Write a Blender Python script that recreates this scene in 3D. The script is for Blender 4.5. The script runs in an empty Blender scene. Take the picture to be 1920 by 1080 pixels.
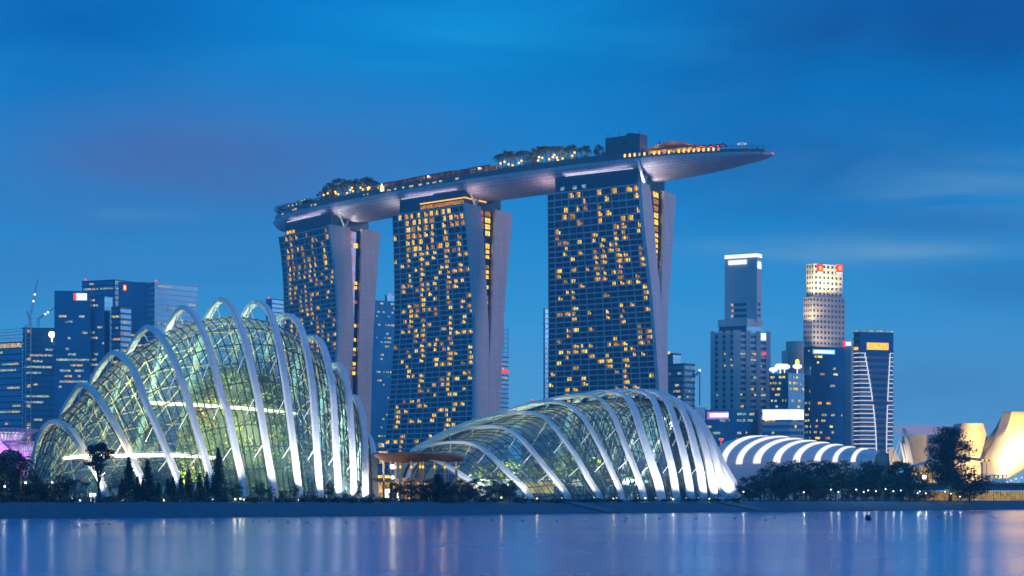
import bpy, math, random
from mathutils import Vector, Matrix, noise as mnoise

SC = bpy.context.scene
COL = SC.collection
V = Vector
RNG = random.Random(7)

# ---------------------------------------------------------------- camera
F = 3000.0            # focal length in photo pixels (1920 wide)
HY = 935.0            # horizon row
H = 3.7               # eye height above the water
cam_d = bpy.data.cameras.new("camera")
cam = bpy.data.objects.new("camera", cam_d)
COL.objects.link(cam)
cam.location = (0, 0, H)
cam.rotation_euler = (math.radians(90), 0, 0)
cam_d.sensor_width = 36.0
cam_d.lens = 36.0 * F / 1920.0
cam_d.shift_y = (HY - 540.0) / 1920.0
cam_d.clip_start = 0.5
cam_d.clip_end = 20000
SC.camera = cam


def P(px, row, Y):
    return V(((px - 960.0) / F * Y, Y, H + (HY - row) / F * Y))


def lin(r, g, b, a=1.0):
    def c(x):
        x /= 255.0
        return x / 12.92 if x <= 0.04045 else ((x + 0.055) / 1.055) ** 2.4
    return (c(r), c(g), c(b), a)


# ---------------------------------------------------------------- world, sun, exposure
SC.view_settings.view_transform = 'Standard'
SC.view_settings.look = 'None'
SC.view_settings.exposure = 0.0
SC.view_settings.gamma = 1.0
SC.render.engine = 'CYCLES'
cy = SC.cycles
cy.use_denoising = True
cy.max_bounces = 7
cy.diffuse_bounces = 2
cy.glossy_bounces = 3
cy.transmission_bounces = 4
cy.transparent_max_bounces = 24
cy.sample_clamp_indirect = 4.0
cy.caustics_reflective = False
cy.caustics_refractive = False

world = bpy.data.worlds.new("World")
SC.world = world
world.use_nodes = True
nt = world.node_tree
nt.nodes.clear()


class NB:
    """small helper that wires shader nodes"""
    def __init__(s, tree):
        s.t = tree

    def n(s, kind, **kw):
        nd = s.t.nodes.new(kind)
        for k, v in kw.items():
            setattr(nd, k, v)
        return nd

    def put(s, sock, v):
        if isinstance(v, bpy.types.NodeSocket):
            s.t.links.new(v, sock)
        elif v is not None:
            sock.default_value = v

    def math(s, op, a, b=None, c=None, clamp=False):
        nd = s.n('ShaderNodeMath', operation=op, use_clamp=clamp)
        s.put(nd.inputs[0], a)
        if b is not None:
            s.put(nd.inputs[1], b)
        if c is not None:
            s.put(nd.inputs[2], c)
        return nd.outputs[0]

    def mix(s, f, a, b, blend='MIX'):
        nd = s.n('ShaderNodeMix', data_type='RGBA', blend_type=blend)
        s.put(nd.inputs[0], f)
        s.put(nd.inputs[6], a)
        s.put(nd.inputs[7], b)
        return nd.outputs[2]

    def noise(s, vec, scale, detail=3.0, rough=0.55, dist=0.0):
        nd = s.n('ShaderNodeTexNoise')
        if vec is not None:
            s.put(nd.inputs['Vector'], vec)
        nd.inputs['Scale'].default_value = scale
        nd.inputs['Detail'].default_value = detail
        nd.inputs['Roughness'].default_value = rough
        nd.inputs['Distortion'].default_value = dist
        return nd.outputs[0]

    def ramp(s, f, stops, interp='LINEAR'):
        nd = s.n('ShaderNodeValToRGB')
        cr = nd.color_ramp
        cr.interpolation = interp
        while len(cr.elements) < len(stops):
            cr.elements.new(0.5)
        for e, (p, c) in zip(cr.elements, stops):
            e.position = p
            e.color = c if len(c) == 4 else (*c, 1)
        s.put(nd.inputs[0], f)
        return nd.outputs[0]

    def mapping(s, vec, scale=(1, 1, 1), loc=(0, 0, 0)):
        nd = s.n('ShaderNodeMapping')
        s.put(nd.inputs[0], vec)
        nd.inputs['Scale'].default_value = scale
        nd.inputs['Location'].default_value = loc
        return nd.outputs[0]


b = NB(nt)
tc = b.n('ShaderNodeTexCoord')
dirv = tc.outputs['Generated']
sep = b.n('ShaderNodeSeparateXYZ')
b.put(sep.inputs[0], dirv)
dx, dy, dz = sep.outputs
SUN_EL, SUN_AZ = math.radians(3.0), math.radians(150)   # low, behind the viewer to the right
sky = b.n('ShaderNodeTexSky', sky_type='NISHITA', sun_disc=False)
sky.sun_elevation = math.radians(1.5)
sky.sun_rotation = SUN_AZ
nish = b.mix(1.0, sky.outputs[0], (0.03, 0.07, 0.12, 1), 'MULTIPLY')
grad = b.ramp(dz, [
    (0.0, lin(92, 166, 226)), (0.06, lin(86, 168, 228)), (0.12, lin(54, 160, 228)),
    (0.17, lin(28, 144, 220)), (0.215, lin(8, 136, 216)), (0.26, lin(0, 134, 214)), (0.30, lin(0, 128, 212)),
    (0.5, lin(16, 128, 208)), (1.0, lin(30, 132, 212))])
ysafe = b.math('MAXIMUM', dy, 0.05)
A_ = b.math('DIVIDE', dx, ysafe)
E_ = b.math('DIVIDE', dz, ysafe)
cn1 = b.noise(b.mapping(dirv, (2.6, 2.6, 8.0)), 2.1, 3.0, 0.45, 0.4)
cn2 = b.noise(b.mapping(dirv, (4.0, 4.0, 20.0), (1.3, 0.2, 0.7)), 2.0, 4.0, 0.5, 0.6)


def blob(px, row, sx, sy):
    a = b.math('DIVIDE', b.math('SUBTRACT', A_, (px - 960) / F), sx / F)
    e = b.math('DIVIDE', b.math('SUBTRACT', E_, (HY - row) / F), sy / F)
    r = b.math('ADD', b.math('MULTIPLY', a, a), b.math('MULTIPLY', e, e))
    return b.math('POWER', 2.718, b.math('MULTIPLY', r, -1.0))


def cloud(base, col, px, row, sx, sy, amt, nz, lo=0.15, hi=1.0):
    """a bank of cloud in one part of the sky, broken up by noise"""
    rag = b.n('ShaderNodeMapRange')
    b.put(rag.inputs[0], nz)
    rag.inputs[1].default_value, rag.inputs[2].default_value = 0.36, 0.64
    rag.inputs[3].default_value, rag.inputs[4].default_value = lo, hi
    f = b.math('MULTIPLY', b.math('MULTIPLY', blob(px, row, sx, sy), amt), rag.outputs[0])
    return b.mix(f, base, col)


c = grad
c = cloud(c, lin(82, 104, 168), 420, 285, 430, 110, 1.0, cn1, 0.55)
c = cloud(c, lin(70, 118, 185), 120, 480, 420, 110, 0.7, cn1, 0.3)
c = cloud(c, lin(0, 58, 138), 1780, 60, 600, 190, 1.0, cn1, 0.55)
c = cloud(c, lin(0, 92, 172), 1250, 130, 260, 90, 0.7, cn1, 0.2)
c = cloud(c, lin(0, 92, 176), 60, 40, 430, 130, 0.85, cn1, 0.6)
c = cloud(c, lin(0, 150, 222), 900, 55, 360, 100, 0.9, cn2, 0.4)
c = cloud(c, lin(22, 104, 178), 1560, 300, 420, 110, 0.85, cn1, 0.3)
c = cloud(c, lin(44, 104, 170), 1780, 540, 330, 60, 0.75, cn1, 0.2)
c = cloud(c, lin(104, 168, 214), 1560, 462, 260, 30, 1.0, cn2, 0.1)
c = cloud(c, lin(92, 158, 212), 1830, 345, 260, 55, 0.9, cn2, 0.05)
c = cloud(c, lin(92, 156, 208), 270, 402, 110, 14, 0.8, cn2, 0.0)
c = cloud(c, lin(116, 174, 216), 1690, 468, 170, 16, 1.0, cn2, 0.1)
c = cloud(c, lin(70, 140, 204), 1880, 380, 180, 60, 0.8, cn2, 0.0)
c = cloud(c, lin(30, 100, 176), 1700, 420, 300, 40, 0.7, cn2, 0.1)
c = cloud(c, lin(74, 128, 185), 1800, 720, 330, 100, 0.8, cn1, 0.5)
c = cloud(c, lin(190, 120, 140), 1770, 806, 95, 8, 1.0, cn2, 0.1)
c = cloud(c, lin(150, 130, 170), 1860, 800, 60, 8, 0.7, cn2, 0.1)
wisp = b.ramp(cn2, [(0.45, (0, 0, 0)), (0.75, (0.035, 0.05, 0.05))])
c = b.mix(0.2, c, wisp, 'ADD')
c = b.mix(0.03, c, nish, 'ADD')
bg = b.n('ShaderNodeBackground')
b.put(bg.inputs[0], c)
bg.inputs[1].default_value = 1.0
wo = b.n('ShaderNodeOutputWorld')
b.put(wo.inputs[0], bg.outputs[0])

sun_d = bpy.data.lights.new("sun", 'SUN')
sun_d.energy = 0.72
sun_d.angle = math.radians(14)
sun_d.color = (1.0, 0.68, 0.68)
sun = bpy.data.objects.new("sun", sun_d)
COL.objects.link(sun)
sdir = V((0.975, -0.19, 0.2)).normalized()      # towards the afterglow, right and behind the viewer
sun.rotation_euler = sdir.to_track_quat('Z', 'Y').to_euler()

# ---------------------------------------------------------------- materials
MATS = {}


def pm(name, c1, c2=None, scale=0.5, rough=0.6, metal=0.0, spec=0.5, bump=0.0, coord='Object', vscale=(1, 1, 1), detail=4.0):
    """procedural principled material: two shades mixed by noise"""
    if name in MATS:
        return MATS[name]
    m = bpy.data.materials.new(name)
    m.use_nodes = True
    t = m.node_tree
    bb = NB(t)
    pr = t.nodes['Principled BSDF']
    tcn = bb.n('ShaderNodeTexCoord')
    vec = bb.mapping(tcn.outputs[coord], vscale)
    nz = bb.noise(vec, scale, detail)
    if c2 is None:
        c2 = tuple(x * 0.8 for x in c1[:3])
    col = bb.ramp(nz, [(0.3, tuple(c1[:3])), (0.7, tuple(c2[:3]))])
    bb.put(pr.inputs['Base Color'], col)
    pr.inputs['Roughness'].default_value = rough
    pr.inputs['Metallic'].default_value = metal
    pr.inputs['Specular IOR Level'].default_value = spec
    if bump:
        bp = bb.n('ShaderNodeBump')
        bp.inputs['Strength'].default_value = bump
        bb.put(bp.inputs['Height'], nz)
        bb.put(pr.inputs['Normal'], bp.outputs[0])
    MATS[name] = m
    return m


def em(name, col, strength, vary=0.0, scale=1.0, sample=False, vscale=(1, 1, 1)):
    if name in MATS:
        return MATS[name]
    m = bpy.data.materials.new(name)
    m.use_nodes = True
    t = m.node_tree
    t.nodes.clear()
    bb = NB(t)
    e = bb.n('ShaderNodeEmission')
    o = bb.n('ShaderNodeOutputMaterial')
    e.inputs[0].default_value = (*col[:3], 1)
    if vary:
        g = bb.n('ShaderNodeNewGeometry')
        nz = bb.noise(bb.mapping(g.outputs['Position'], vscale), scale, 3.0, 0.7)
        mr = bb.n('ShaderNodeMapRange')
        bb.put(mr.inputs[0], nz)
        mr.inputs[1].default_value, mr.inputs[2].default_value = 0.35, 0.65
        mr.inputs[3].default_value, mr.inputs[4].default_value = strength * (1 - vary), strength * (1 + vary)
        bb.put(e.inputs[1], mr.outputs[0])
    else:
        e.inputs[1].default_value = strength
    t.links.new(e.outputs[0], o.inputs[0])
    if not sample:
        m.cycles.emission_sampling = 'NONE'
    MATS[name] = m
    return m


def leafmat(name, c1, c2, trans=0.25):
    m = bpy.data.materials.new(name)
    m.use_nodes = True
    t = m.node_tree
    bb = NB(t)
    pr = t.nodes['Principled BSDF']
    g = bb.n('ShaderNodeNewGeometry')
    oi = bb.n('ShaderNodeObjectInfo')
    rnd = bb.math('FRACT', bb.math('ADD', g.outputs['Random Per Island'], oi.outputs['Random']))
    bb.put(pr.inputs['Base Color'], bb.ramp(rnd, [(0.0, c1[:3]), (1.0, c2[:3])]))
    pr.inputs['Roughness'].default_value = 0.6
    pr.inputs['Specular IOR Level'].default_value = 0.25
    MATS[name] = m
    return m


M_WHITE = pm('white_steel', (0.78, 0.79, 0.80), (0.68, 0.70, 0.72), 0.35, 0.45, vscale=(1, 1, 0.3))
M_STRUT = pm('strut_steel', (0.72, 0.74, 0.75), (0.6, 0.62, 0.64), 1.5, 0.45)
M_MULL = pm('mullion_steel', (0.03, 0.04, 0.05), (0.05, 0.06, 0.07), 1.0, 0.5)
M_LATT = pm('tan_lattice', (0.34, 0.28, 0.15), (0.26, 0.21, 0.11), 0.6, 0.5)
M_CONC = pm('cladding_panel', (0.78, 0.72, 0.76), (0.72, 0.67, 0.71), 0.15, 0.6)
M_BAND = pm('slab_edge', (0.62, 0.63, 0.66), (0.54, 0.55, 0.58), 0.3, 0.6)
M_HGLASS = pm('hotel_glass', (0.05, 0.09, 0.18), (0.025, 0.05, 0.11), 0.25, 0.22, metal=0.75)
M_DARK = pm('dark_metal', (0.02, 0.025, 0.035), (0.035, 0.04, 0.05), 0.5, 0.45)
M_DECK = pm('timber_deck', (0.16, 0.11, 0.08), (0.11, 0.08, 0.06), 0.8, 0.7)
M_TRUNK = pm('bark', (0.055, 0.045, 0.035), (0.03, 0.026, 0.02), 2.0, 0.85)
M_CONCR = pm('grey_concrete', (0.30, 0.30, 0.30), (0.24, 0.24, 0.25), 0.4, 0.75)
M_PAVER = pm('pale_stone', (0.32, 0.33, 0.33), (0.22, 0.23, 0.24), 1.2, 0.8)
M_LEAF = leafmat('dark_leaf', (0.035, 0.085, 0.115), (0.07, 0.135, 0.135))
M_LEAF2 = leafmat('mid_leaf', (0.03, 0.085, 0.07), (0.06, 0.13, 0.08))
M_PINE = leafmat('pine_needle', (0.014, 0.07, 0.115), (0.03, 0.11, 0.14))
M_INLEAF = leafmat('garden_leaf', (0.04, 0.10, 0.05), (0.20, 0.25, 0.07))
M_FLOWER = leafmat('flower_leaf', (0.42, 0.30, 0.04), (0.35, 0.12, 0.06))
M_YLEAF = leafmat('yellow_leaf', (0.45, 0.42, 0.05), (0.18, 0.28, 0.04))

E_WARM = em('warm_room_light', (1.0, 0.51, 0.035), 1.15, 0.85, 0.9)
E_AMBER = em('amber_room_light', (1.0, 0.42, 0.04), 0.5, 0.9, 0.8)
E_BRIGHT = em('bright_room_light', (1.0, 0.60, 0.07), 1.5, 0.6, 0.9)
E_OFF = em('office_light', (0.75, 0.95, 0.78), 0.5, 1.0, 0.9)
E_OFFW = em('office_warm_light', (1.0, 0.72, 0.38), 0.62, 0.95, 0.9)
E_COOL = em('office_cool_light', (0.5, 0.85, 1.0), 0.42, 0.95, 0.55)
E_WHITE = em('white_light', (0.93, 0.97, 1.0), 1.6)
E_SIGN = em('white_sign_light', (0.86, 0.93, 1.0), 1.5)
E_STRIP = em('walkway_light', (1.0, 0.83, 0.45), 4.0, 0.45, 0.4)
E_RED = em('red_light', (1.0, 0.05, 0.04), 1.8)
E_ORANGE = em('orange_light', (1.0, 0.42, 0.03), 2.0)
E_YELLOW = em('yellow_lamp_light', (1.0, 0.54, 0.06), 2.6)
E_CYAN = em('cyan_light', (0.12, 0.62, 1.0), 1.4)
E_MAG = em('violet_light', (0.42, 0.16, 0.85), 1.2)
E_LED = em('led_line', (0.80, 0.85, 1.0), 1.1)

def add_joints(m, width, height, dark, size=0.012):
    """thin panel joints on a cladding material"""
    t = m.node_tree
    bb = NB(t)
    g = bb.n('ShaderNodeNewGeometry')
    sp = bb.n('ShaderNodeSeparateXYZ')
    bb.put(sp.inputs[0], g.outputs['Position'])
    cb = bb.n('ShaderNodeCombineXYZ')
    bb.put(cb.inputs[0], bb.math('SUBTRACT', bb.math('MULTIPLY', sp.outputs[0], .7), bb.math('MULTIPLY', sp.outputs[1], -.7)))
    bb.put(cb.inputs[1], sp.outputs[2])
    br = bb.n('ShaderNodeTexBrick')
    bb.put(br.inputs['Vector'], cb.outputs[0])
    br.inputs['Color1'].default_value = (1, 1, 1, 1)
    br.inputs['Color2'].default_value = (.93, .93, .94, 1)
    br.inputs['Mortar'].default_value = (dark, dark, dark, 1)
    br.inputs['Scale'].default_value = 1.0
    br.inputs['Mortar Size'].default_value = size
    br.inputs['Brick Width'].default_value = width
    br.inputs['Row Height'].default_value = height
    br.offset = 0.0
    pr = t.nodes['Principled BSDF']
    old = pr.inputs['Base Color'].links[0].from_socket
    big = bb.noise(bb.mapping(g.outputs['Position'], (.35, .35, .02)), 1.0, 4.0)
    mot = bb.ramp(big, [(.3, (.86, .86, .87)), (.7, (1, 1, 1))])
    bb.put(pr.inputs['Base Color'], bb.mix(1.0, bb.mix(1.0, old, br.outputs[0], 'MULTIPLY'), mot, 'MULTIPLY'))


add_joints(M_CONC, 6.0, 3.13, 0.72, 0.10)

# ---------------------------------------------------------------- mesh helpers


class MB:
    def __init__(s):
        s.v, s.f, s.mi, s.uv = [], [], [], []

    def add(s, vs, fs, mi=0, uvs=None):
        o = len(s.v)
        s.v.extend([tuple(x) for x in vs])
        for k, f in enumerate(fs):
            s.f.append(tuple(i + o for i in f))
            s.mi.append(mi)
            s.uv.append(uvs[k] if uvs else None)

    def quad(s, a, b_, c_, d, mi=0, uv=None):
        s.add([a, b_, c_, d], [(0, 1, 2, 3)], mi, [uv] if uv else None)

    def obox(s, c, ax, ay, az, mi=0):
        c, ax, ay, az = V(c), V(ax), V(ay), V(az)
        vs = [c + sx * ax + sy * ay + sz * az for sz in (-1, 1) for sy in (-1, 1) for sx in (-1, 1)]
        s.add(vs, [(0, 2, 3, 1), (4, 5, 7, 6), (0, 1, 5, 4), (2, 6, 7, 3), (0, 4, 6, 2), (1, 3, 7, 5)], mi)

    def box(s, c, hx, hy, hz, rz=0.0, mi=0):
        ca, sa = math.cos(rz), math.sin(rz)
        s.obox(c, (hx * ca, hx * sa, 0), (-hy * sa, hy * ca, 0), (0, 0, hz), mi)

    def tube(s, pts, r, n=5, mi=0, r2=None, cap=True):
        pts = [V(p) for p in pts]
        m = len(pts)
        rings = []
        for i, p in enumerate(pts):
            t = (pts[min(i + 1, m - 1)] - pts[max(i - 1, 0)])
            if t.length < 1e-6:
                t = V((0, 0, 1))
            t.normalize()
            up = V((0, 0, 1)) if abs(t.z) < 0.95 else V((1, 0, 0))
            a = t.cross(up).normalized()
            c_ = a.cross(t)
            rr = r if r2 is None else r + (r2 - r) * i / max(1, m - 1)
            rings.append([p + rr * (math.cos(2 * math.pi * k / n) * a + math.sin(2 * math.pi * k / n) * c_) for k in range(n)])
        s.rings(rings, mi, cap)

    def rings(s, rings, mi=0, cap=True, closed=True):
        n = len(rings[0])
        vs = [p for r in rings for p in r]
        fs = []
        for i in range(len(rings) - 1):
            for k in range(n if closed else n - 1):
                k2 = (k + 1) % n
                fs.append((i * n + k, i * n + k2, (i + 1) * n + k2, (i + 1) * n + k))
        if cap and closed:
            fs.append(tuple(range(n - 1, -1, -1)))
            fs.append(tuple((len(rings) - 1) * n + k for k in range(n)))
        s.add(vs, fs, mi)

    def sphere(s, c, r, mi=0, nu=10, nv=6, sc=(1, 1, 1)):
        c = V(c)
        rings = []
        for j in range(1, nv):
            ph = math.pi * j / nv
            rings.append([c + V((r * sc[0] * math.sin(ph) * math.cos(2 * math.pi * k / nu), r * sc[1] * math.sin(ph) * math.sin(2 * math.pi * k / nu), -r * sc[2] * math.cos(ph))) for k in range(nu)])
        s.rings(rings, mi, True)

    def sweep(s, pts, lat, w, d, mi=0, wf=None):
        """box section of width w (along lat) and depth d swept along pts"""
        pts = [V(p) for p in pts]
        m = len(pts)
        rings = []
        for i, p in enumerate(pts):
            t = (pts[min(i + 1, m - 1)] - pts[max(i - 1, 0)]).normalized()
            la = (lat[i] if isinstance(lat, list) else lat)
            la = (la - la.dot(t) * t).normalized()
            o = t.cross(la).normalized()
            ww = w * (wf(i / (m - 1)) if wf else 1.0)
            bv = 0.12 * min(ww, d)
            a, c_ = la * (ww / 2), o * (d / 2)
            a2, c2 = la * (ww / 2 - bv), o * (d / 2 - bv)
            rings.append([p + a + c2, p + a2 + c_, p - a2 + c_, p - a + c2, p - a - c2, p - a2 - c_, p + a2 - c_, p + a - c2])
        s.rings(rings, mi)

    def build(s, name, mats, parent=None, smooth=False):
        me = bpy.data.meshes.new(name)
        me.from_pydata(s.v, [], s.f)
        if not isinstance(mats, (list, tuple)):
            mats = [mats]
        for m in mats:
            me.materials.append(m)
        if len(mats) > 1:
            me.polygons.foreach_set('material_index', s.mi)
        if any(u is not None for u in s.uv):
            lay = me.uv_layers.new(name='UVMap')
            k = 0
            dat = []
            for f, u in zip(s.f, s.uv):
                for j in range(len(f)):
                    dat.extend(u[j] if u else (0.0, 0.0))
            lay.data.foreach_set('uv', dat)
        if smooth:
            me.polygons.foreach_set('use_smooth', [True] * len(me.polygons))
        me.update()
        o = bpy.data.objects.new(name, me)
        COL.objects.link(o)
        if parent is not None:
            o.parent = parent
            o.matrix_parent_inverse = world_of(parent).inverted()
        return o


def world_of(o):
    m = Matrix.LocRotScale(o.location, o.rotation_euler, o.scale)
    if o.parent is not None:
        m = world_of(o.parent) @ o.matrix_parent_inverse @ m
    return m


def tag(o, label, cat, group=None):
    o['label'] = label
    o['category'] = cat
    if group:
        o['group'] = group
    return o


def thing(name, loc, label=None, cat=None, group=None):
    o = bpy.data.objects.new(name, None)
    COL.objects.link(o)
    o.location = loc
    o.empty_display_size = 1.0
    if label:
        tag(o, label, cat, group)
    return o


def lamp(kind, name, loc, energy, color=(1, 1, 1), size=1.0, target=None, angle=60, blend=0.6, parent=None):
    d = bpy.data.lights.new(name, kind)
    d.energy = energy
    d.color = color
    if kind == 'AREA':
        d.size = size
    else:
        d.shadow_soft_size = size
    if kind == 'SPOT':
        d.spot_size = math.radians(angle)
        d.spot_blend = blend
    o = bpy.data.objects.new(name, d)
    COL.objects.link(o)
    o.location = loc
    if target is not None:
        o.rotation_euler = (V(target) - V(loc)).to_track_quat('-Z', 'Y').to_euler()
    if parent is not None:
        o.parent = parent
        o.matrix_parent_inverse = world_of(parent).inverted()
    return o


def kind(o, k):
    o['kind'] = k
    return o


AUTO = []      # things whose labels are made distinct at the end


def auto(o, one, many, place, cat, group, px):
    AUTO.append((o, one, many, place, px))
    o['category'] = cat
    o['group'] = group
    return o


ORD = ['', '', 'second', 'third', 'fourth', 'fifth', 'sixth', 'seventh', 'eighth', 'ninth', 'tenth', 'eleventh', 'twelfth', 'thirteenth',
       'fourteenth', 'fifteenth', 'sixteenth', 'seventeenth', 'eighteenth', 'nineteenth', 'twentieth', 'twenty-first', 'twenty-second',
       'twenty-third', 'twenty-fourth', 'twenty-fifth', 'twenty-sixth', 'twenty-seventh', 'twenty-eighth', 'twenty-ninth', 'thirtieth',
       'thirty-first', 'thirty-second', 'thirty-third', 'thirty-fourth', 'thirty-fifth', 'thirty-sixth']


def finish_labels():
    by = {}
    for r in AUTO:
        by.setdefault((r[1], r[3]), []).append(r)
    for (one, place), rs in by.items():
        rs.sort(key=lambda r: r[4])
        n = len(rs)
        for i, r in enumerate(rs):
            many = r[2]
            if n == 1:
                r[0]['label'] = f"{one} {place}"
            elif n == 2:
                r[0]['label'] = f"{'left' if i == 0 else 'right'} one of two {many} {place}"
            else:
                w = 'leftmost' if i == 0 else 'rightmost' if i == n - 1 else ORD[i + 1] + ' from left'
                r[0]['label'] = f"{w} of {many} {place}"


def catmull(pts, n):
    """resample a polyline through Catmull-Rom to n points, even in arc length"""
    pts = [V(p) for p in pts]
    q = [2 * pts[0] - pts[1]] + pts + [2 * pts[-1] - pts[-2]]
    fine = []
    for i in range(1, len(q) - 2):
        for k in range(12):
            t = k / 12
            a, b_, c_, d = q[i - 1], q[i], q[i + 1], q[i + 2]
            fine.append(0.5 * ((2 * b_) + (c_ - a) * t + (2 * a - 5 * b_ + 4 * c_ - d) * t * t + (3 * b_ - a - 3 * c_ + d) * t ** 3))
    fine.append(pts[-1])
    L = [0.0]
    for i in range(1, len(fine)):
        L.append(L[-1] + (fine[i] - fine[i - 1]).length)
    out, j = [], 0
    for k in range(n):
        s_ = L[-1] * k / (n - 1)
        while j < len(L) - 2 and L[j + 1] < s_:
            j += 1
        t = (s_ - L[j]) / max(1e-9, L[j + 1] - L[j])
        out.append(fine[j].lerp(fine[j + 1], min(1, max(0, t))))
    return out


def interp(tab, x):
    if x <= tab[0][0]:
        return tab[0][1]
    for (a, ya), (c_, yb) in zip(tab, tab[1:]):
        if x <= c_:
            return ya + (yb - ya) * (x - a) / (c_ - a)
    return tab[-1][1]
# ================================================================ SETTING: water, ground
GZ = 3.0
SHORE = [(-2600, 262), (-900, 272), (-300, 280), (0, 292), (240, 302), (480, 318), (700, 338), (900, 366), (1100, 394), (1300, 419), (1500, 452), (1700, 492), (1920, 541), (2300, 617), (3600, 800), (5200, 1000)]


def shore_y(px):
    return interp(SHORE, px)


def shore_pt(px, off, z):
    """a point at the given distance behind the waterline"""
    y = shore_y(px)
    x = (px - 960) / F * y
    p0 = V(((px - 20 - 960) / F * shore_y(px - 20), shore_y(px - 20), 0))
    p1 = V(((px + 20 - 960) / F * shore_y(px + 20), shore_y(px + 20), 0))
    t = (p1 - p0).normalized()
    n = V((-t.y, t.x, 0))
    return V((x, y, 0)) + n * off + V((0, 0, z))


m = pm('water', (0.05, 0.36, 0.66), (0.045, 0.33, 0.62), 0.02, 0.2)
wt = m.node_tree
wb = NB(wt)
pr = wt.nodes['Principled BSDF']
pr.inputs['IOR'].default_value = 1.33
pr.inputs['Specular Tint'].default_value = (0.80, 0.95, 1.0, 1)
g = wb.n('ShaderNodeNewGeometry')
w1 = wb.noise(wb.mapping(g.outputs['Position'], (0.35, 0.10, 1)), 1.0, 3.0, 0.5)
w2 = wb.noise(wb.mapping(g.outputs['Position'], (0.003, 0.012, 1)), 1.0, 2.0, 0.5)
bp = wb.n('ShaderNodeBump')
bp.inputs['Strength'].default_value = 0.012
bp.inputs['Distance'].default_value = 0.5
wb.put(bp.inputs['Height'], w1)
rr = wb.n('ShaderNodeMapRange')
wb.put(rr.inputs[0], w2)
rr.inputs[1].default_value, rr.inputs[2].default_value = 0.35, 0.65
rr.inputs[3].default_value, rr.inputs[4].default_value = 0.155, 0.215
wb.put(pr.inputs['Roughness'], rr.outputs[0])
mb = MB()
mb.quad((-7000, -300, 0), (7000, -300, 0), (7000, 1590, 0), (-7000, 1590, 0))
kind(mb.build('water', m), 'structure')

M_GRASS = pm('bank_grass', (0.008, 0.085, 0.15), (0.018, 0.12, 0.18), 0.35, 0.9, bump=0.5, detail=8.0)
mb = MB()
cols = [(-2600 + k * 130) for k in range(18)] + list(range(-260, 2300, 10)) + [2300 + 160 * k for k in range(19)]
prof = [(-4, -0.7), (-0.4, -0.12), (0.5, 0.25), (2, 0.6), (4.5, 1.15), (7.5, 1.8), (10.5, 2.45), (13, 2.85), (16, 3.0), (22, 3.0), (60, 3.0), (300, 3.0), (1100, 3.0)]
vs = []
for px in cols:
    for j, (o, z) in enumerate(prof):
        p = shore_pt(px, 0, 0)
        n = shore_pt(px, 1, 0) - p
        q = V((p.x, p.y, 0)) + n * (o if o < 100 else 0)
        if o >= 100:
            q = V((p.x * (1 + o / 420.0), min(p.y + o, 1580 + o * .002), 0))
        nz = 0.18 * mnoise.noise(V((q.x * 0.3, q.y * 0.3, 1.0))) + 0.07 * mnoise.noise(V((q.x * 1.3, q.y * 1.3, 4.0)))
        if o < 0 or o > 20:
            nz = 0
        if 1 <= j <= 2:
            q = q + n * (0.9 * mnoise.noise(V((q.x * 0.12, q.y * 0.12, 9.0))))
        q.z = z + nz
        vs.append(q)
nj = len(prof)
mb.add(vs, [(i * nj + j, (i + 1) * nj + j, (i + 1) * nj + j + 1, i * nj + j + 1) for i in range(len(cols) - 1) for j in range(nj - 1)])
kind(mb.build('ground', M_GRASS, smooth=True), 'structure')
# stone ramps laid on the bank
for (pa, pb, dp) in ((1112, 1140, 26), (1398, 1428, 24)):
    mb = MB()
    for j, (o, z) in enumerate(prof[2:9]):
        sh = dp * (1 - (o - 0.5) / 15.5)
        for k, px in enumerate((pa + sh, pb + sh)):
            q = shore_pt(px, o, z + 0.2)
            mb.v.append(tuple(q))
    for j in range(6):
        mb.f.append((2 * j, 2 * j + 1, 2 * j + 3, 2 * j + 2))
        mb.mi.append(0)
        mb.uv.append(None)
    kind(mb.build('path', pm('ramp_stone', (.07, .19, .25), (.03, .11, .16), 1.6, .85)), 'structure')

# ================================================================ HOTEL TOWERS


def bisect(f, a, c_):
    fa = f(a)
    for _ in range(40):
        m_ = 0.5 * (a + c_)
        fm = f(m_)
        if (fm > 0) == (fa > 0):
            a, fa = m_, fm
        else:
            c_ = m_
    return 0.5 * (a + c_)


def pxrow(p):
    return 960 + F * p.x / p.y, HY - F * (p.z - H) / p.y


ZT = 181.0


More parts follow.
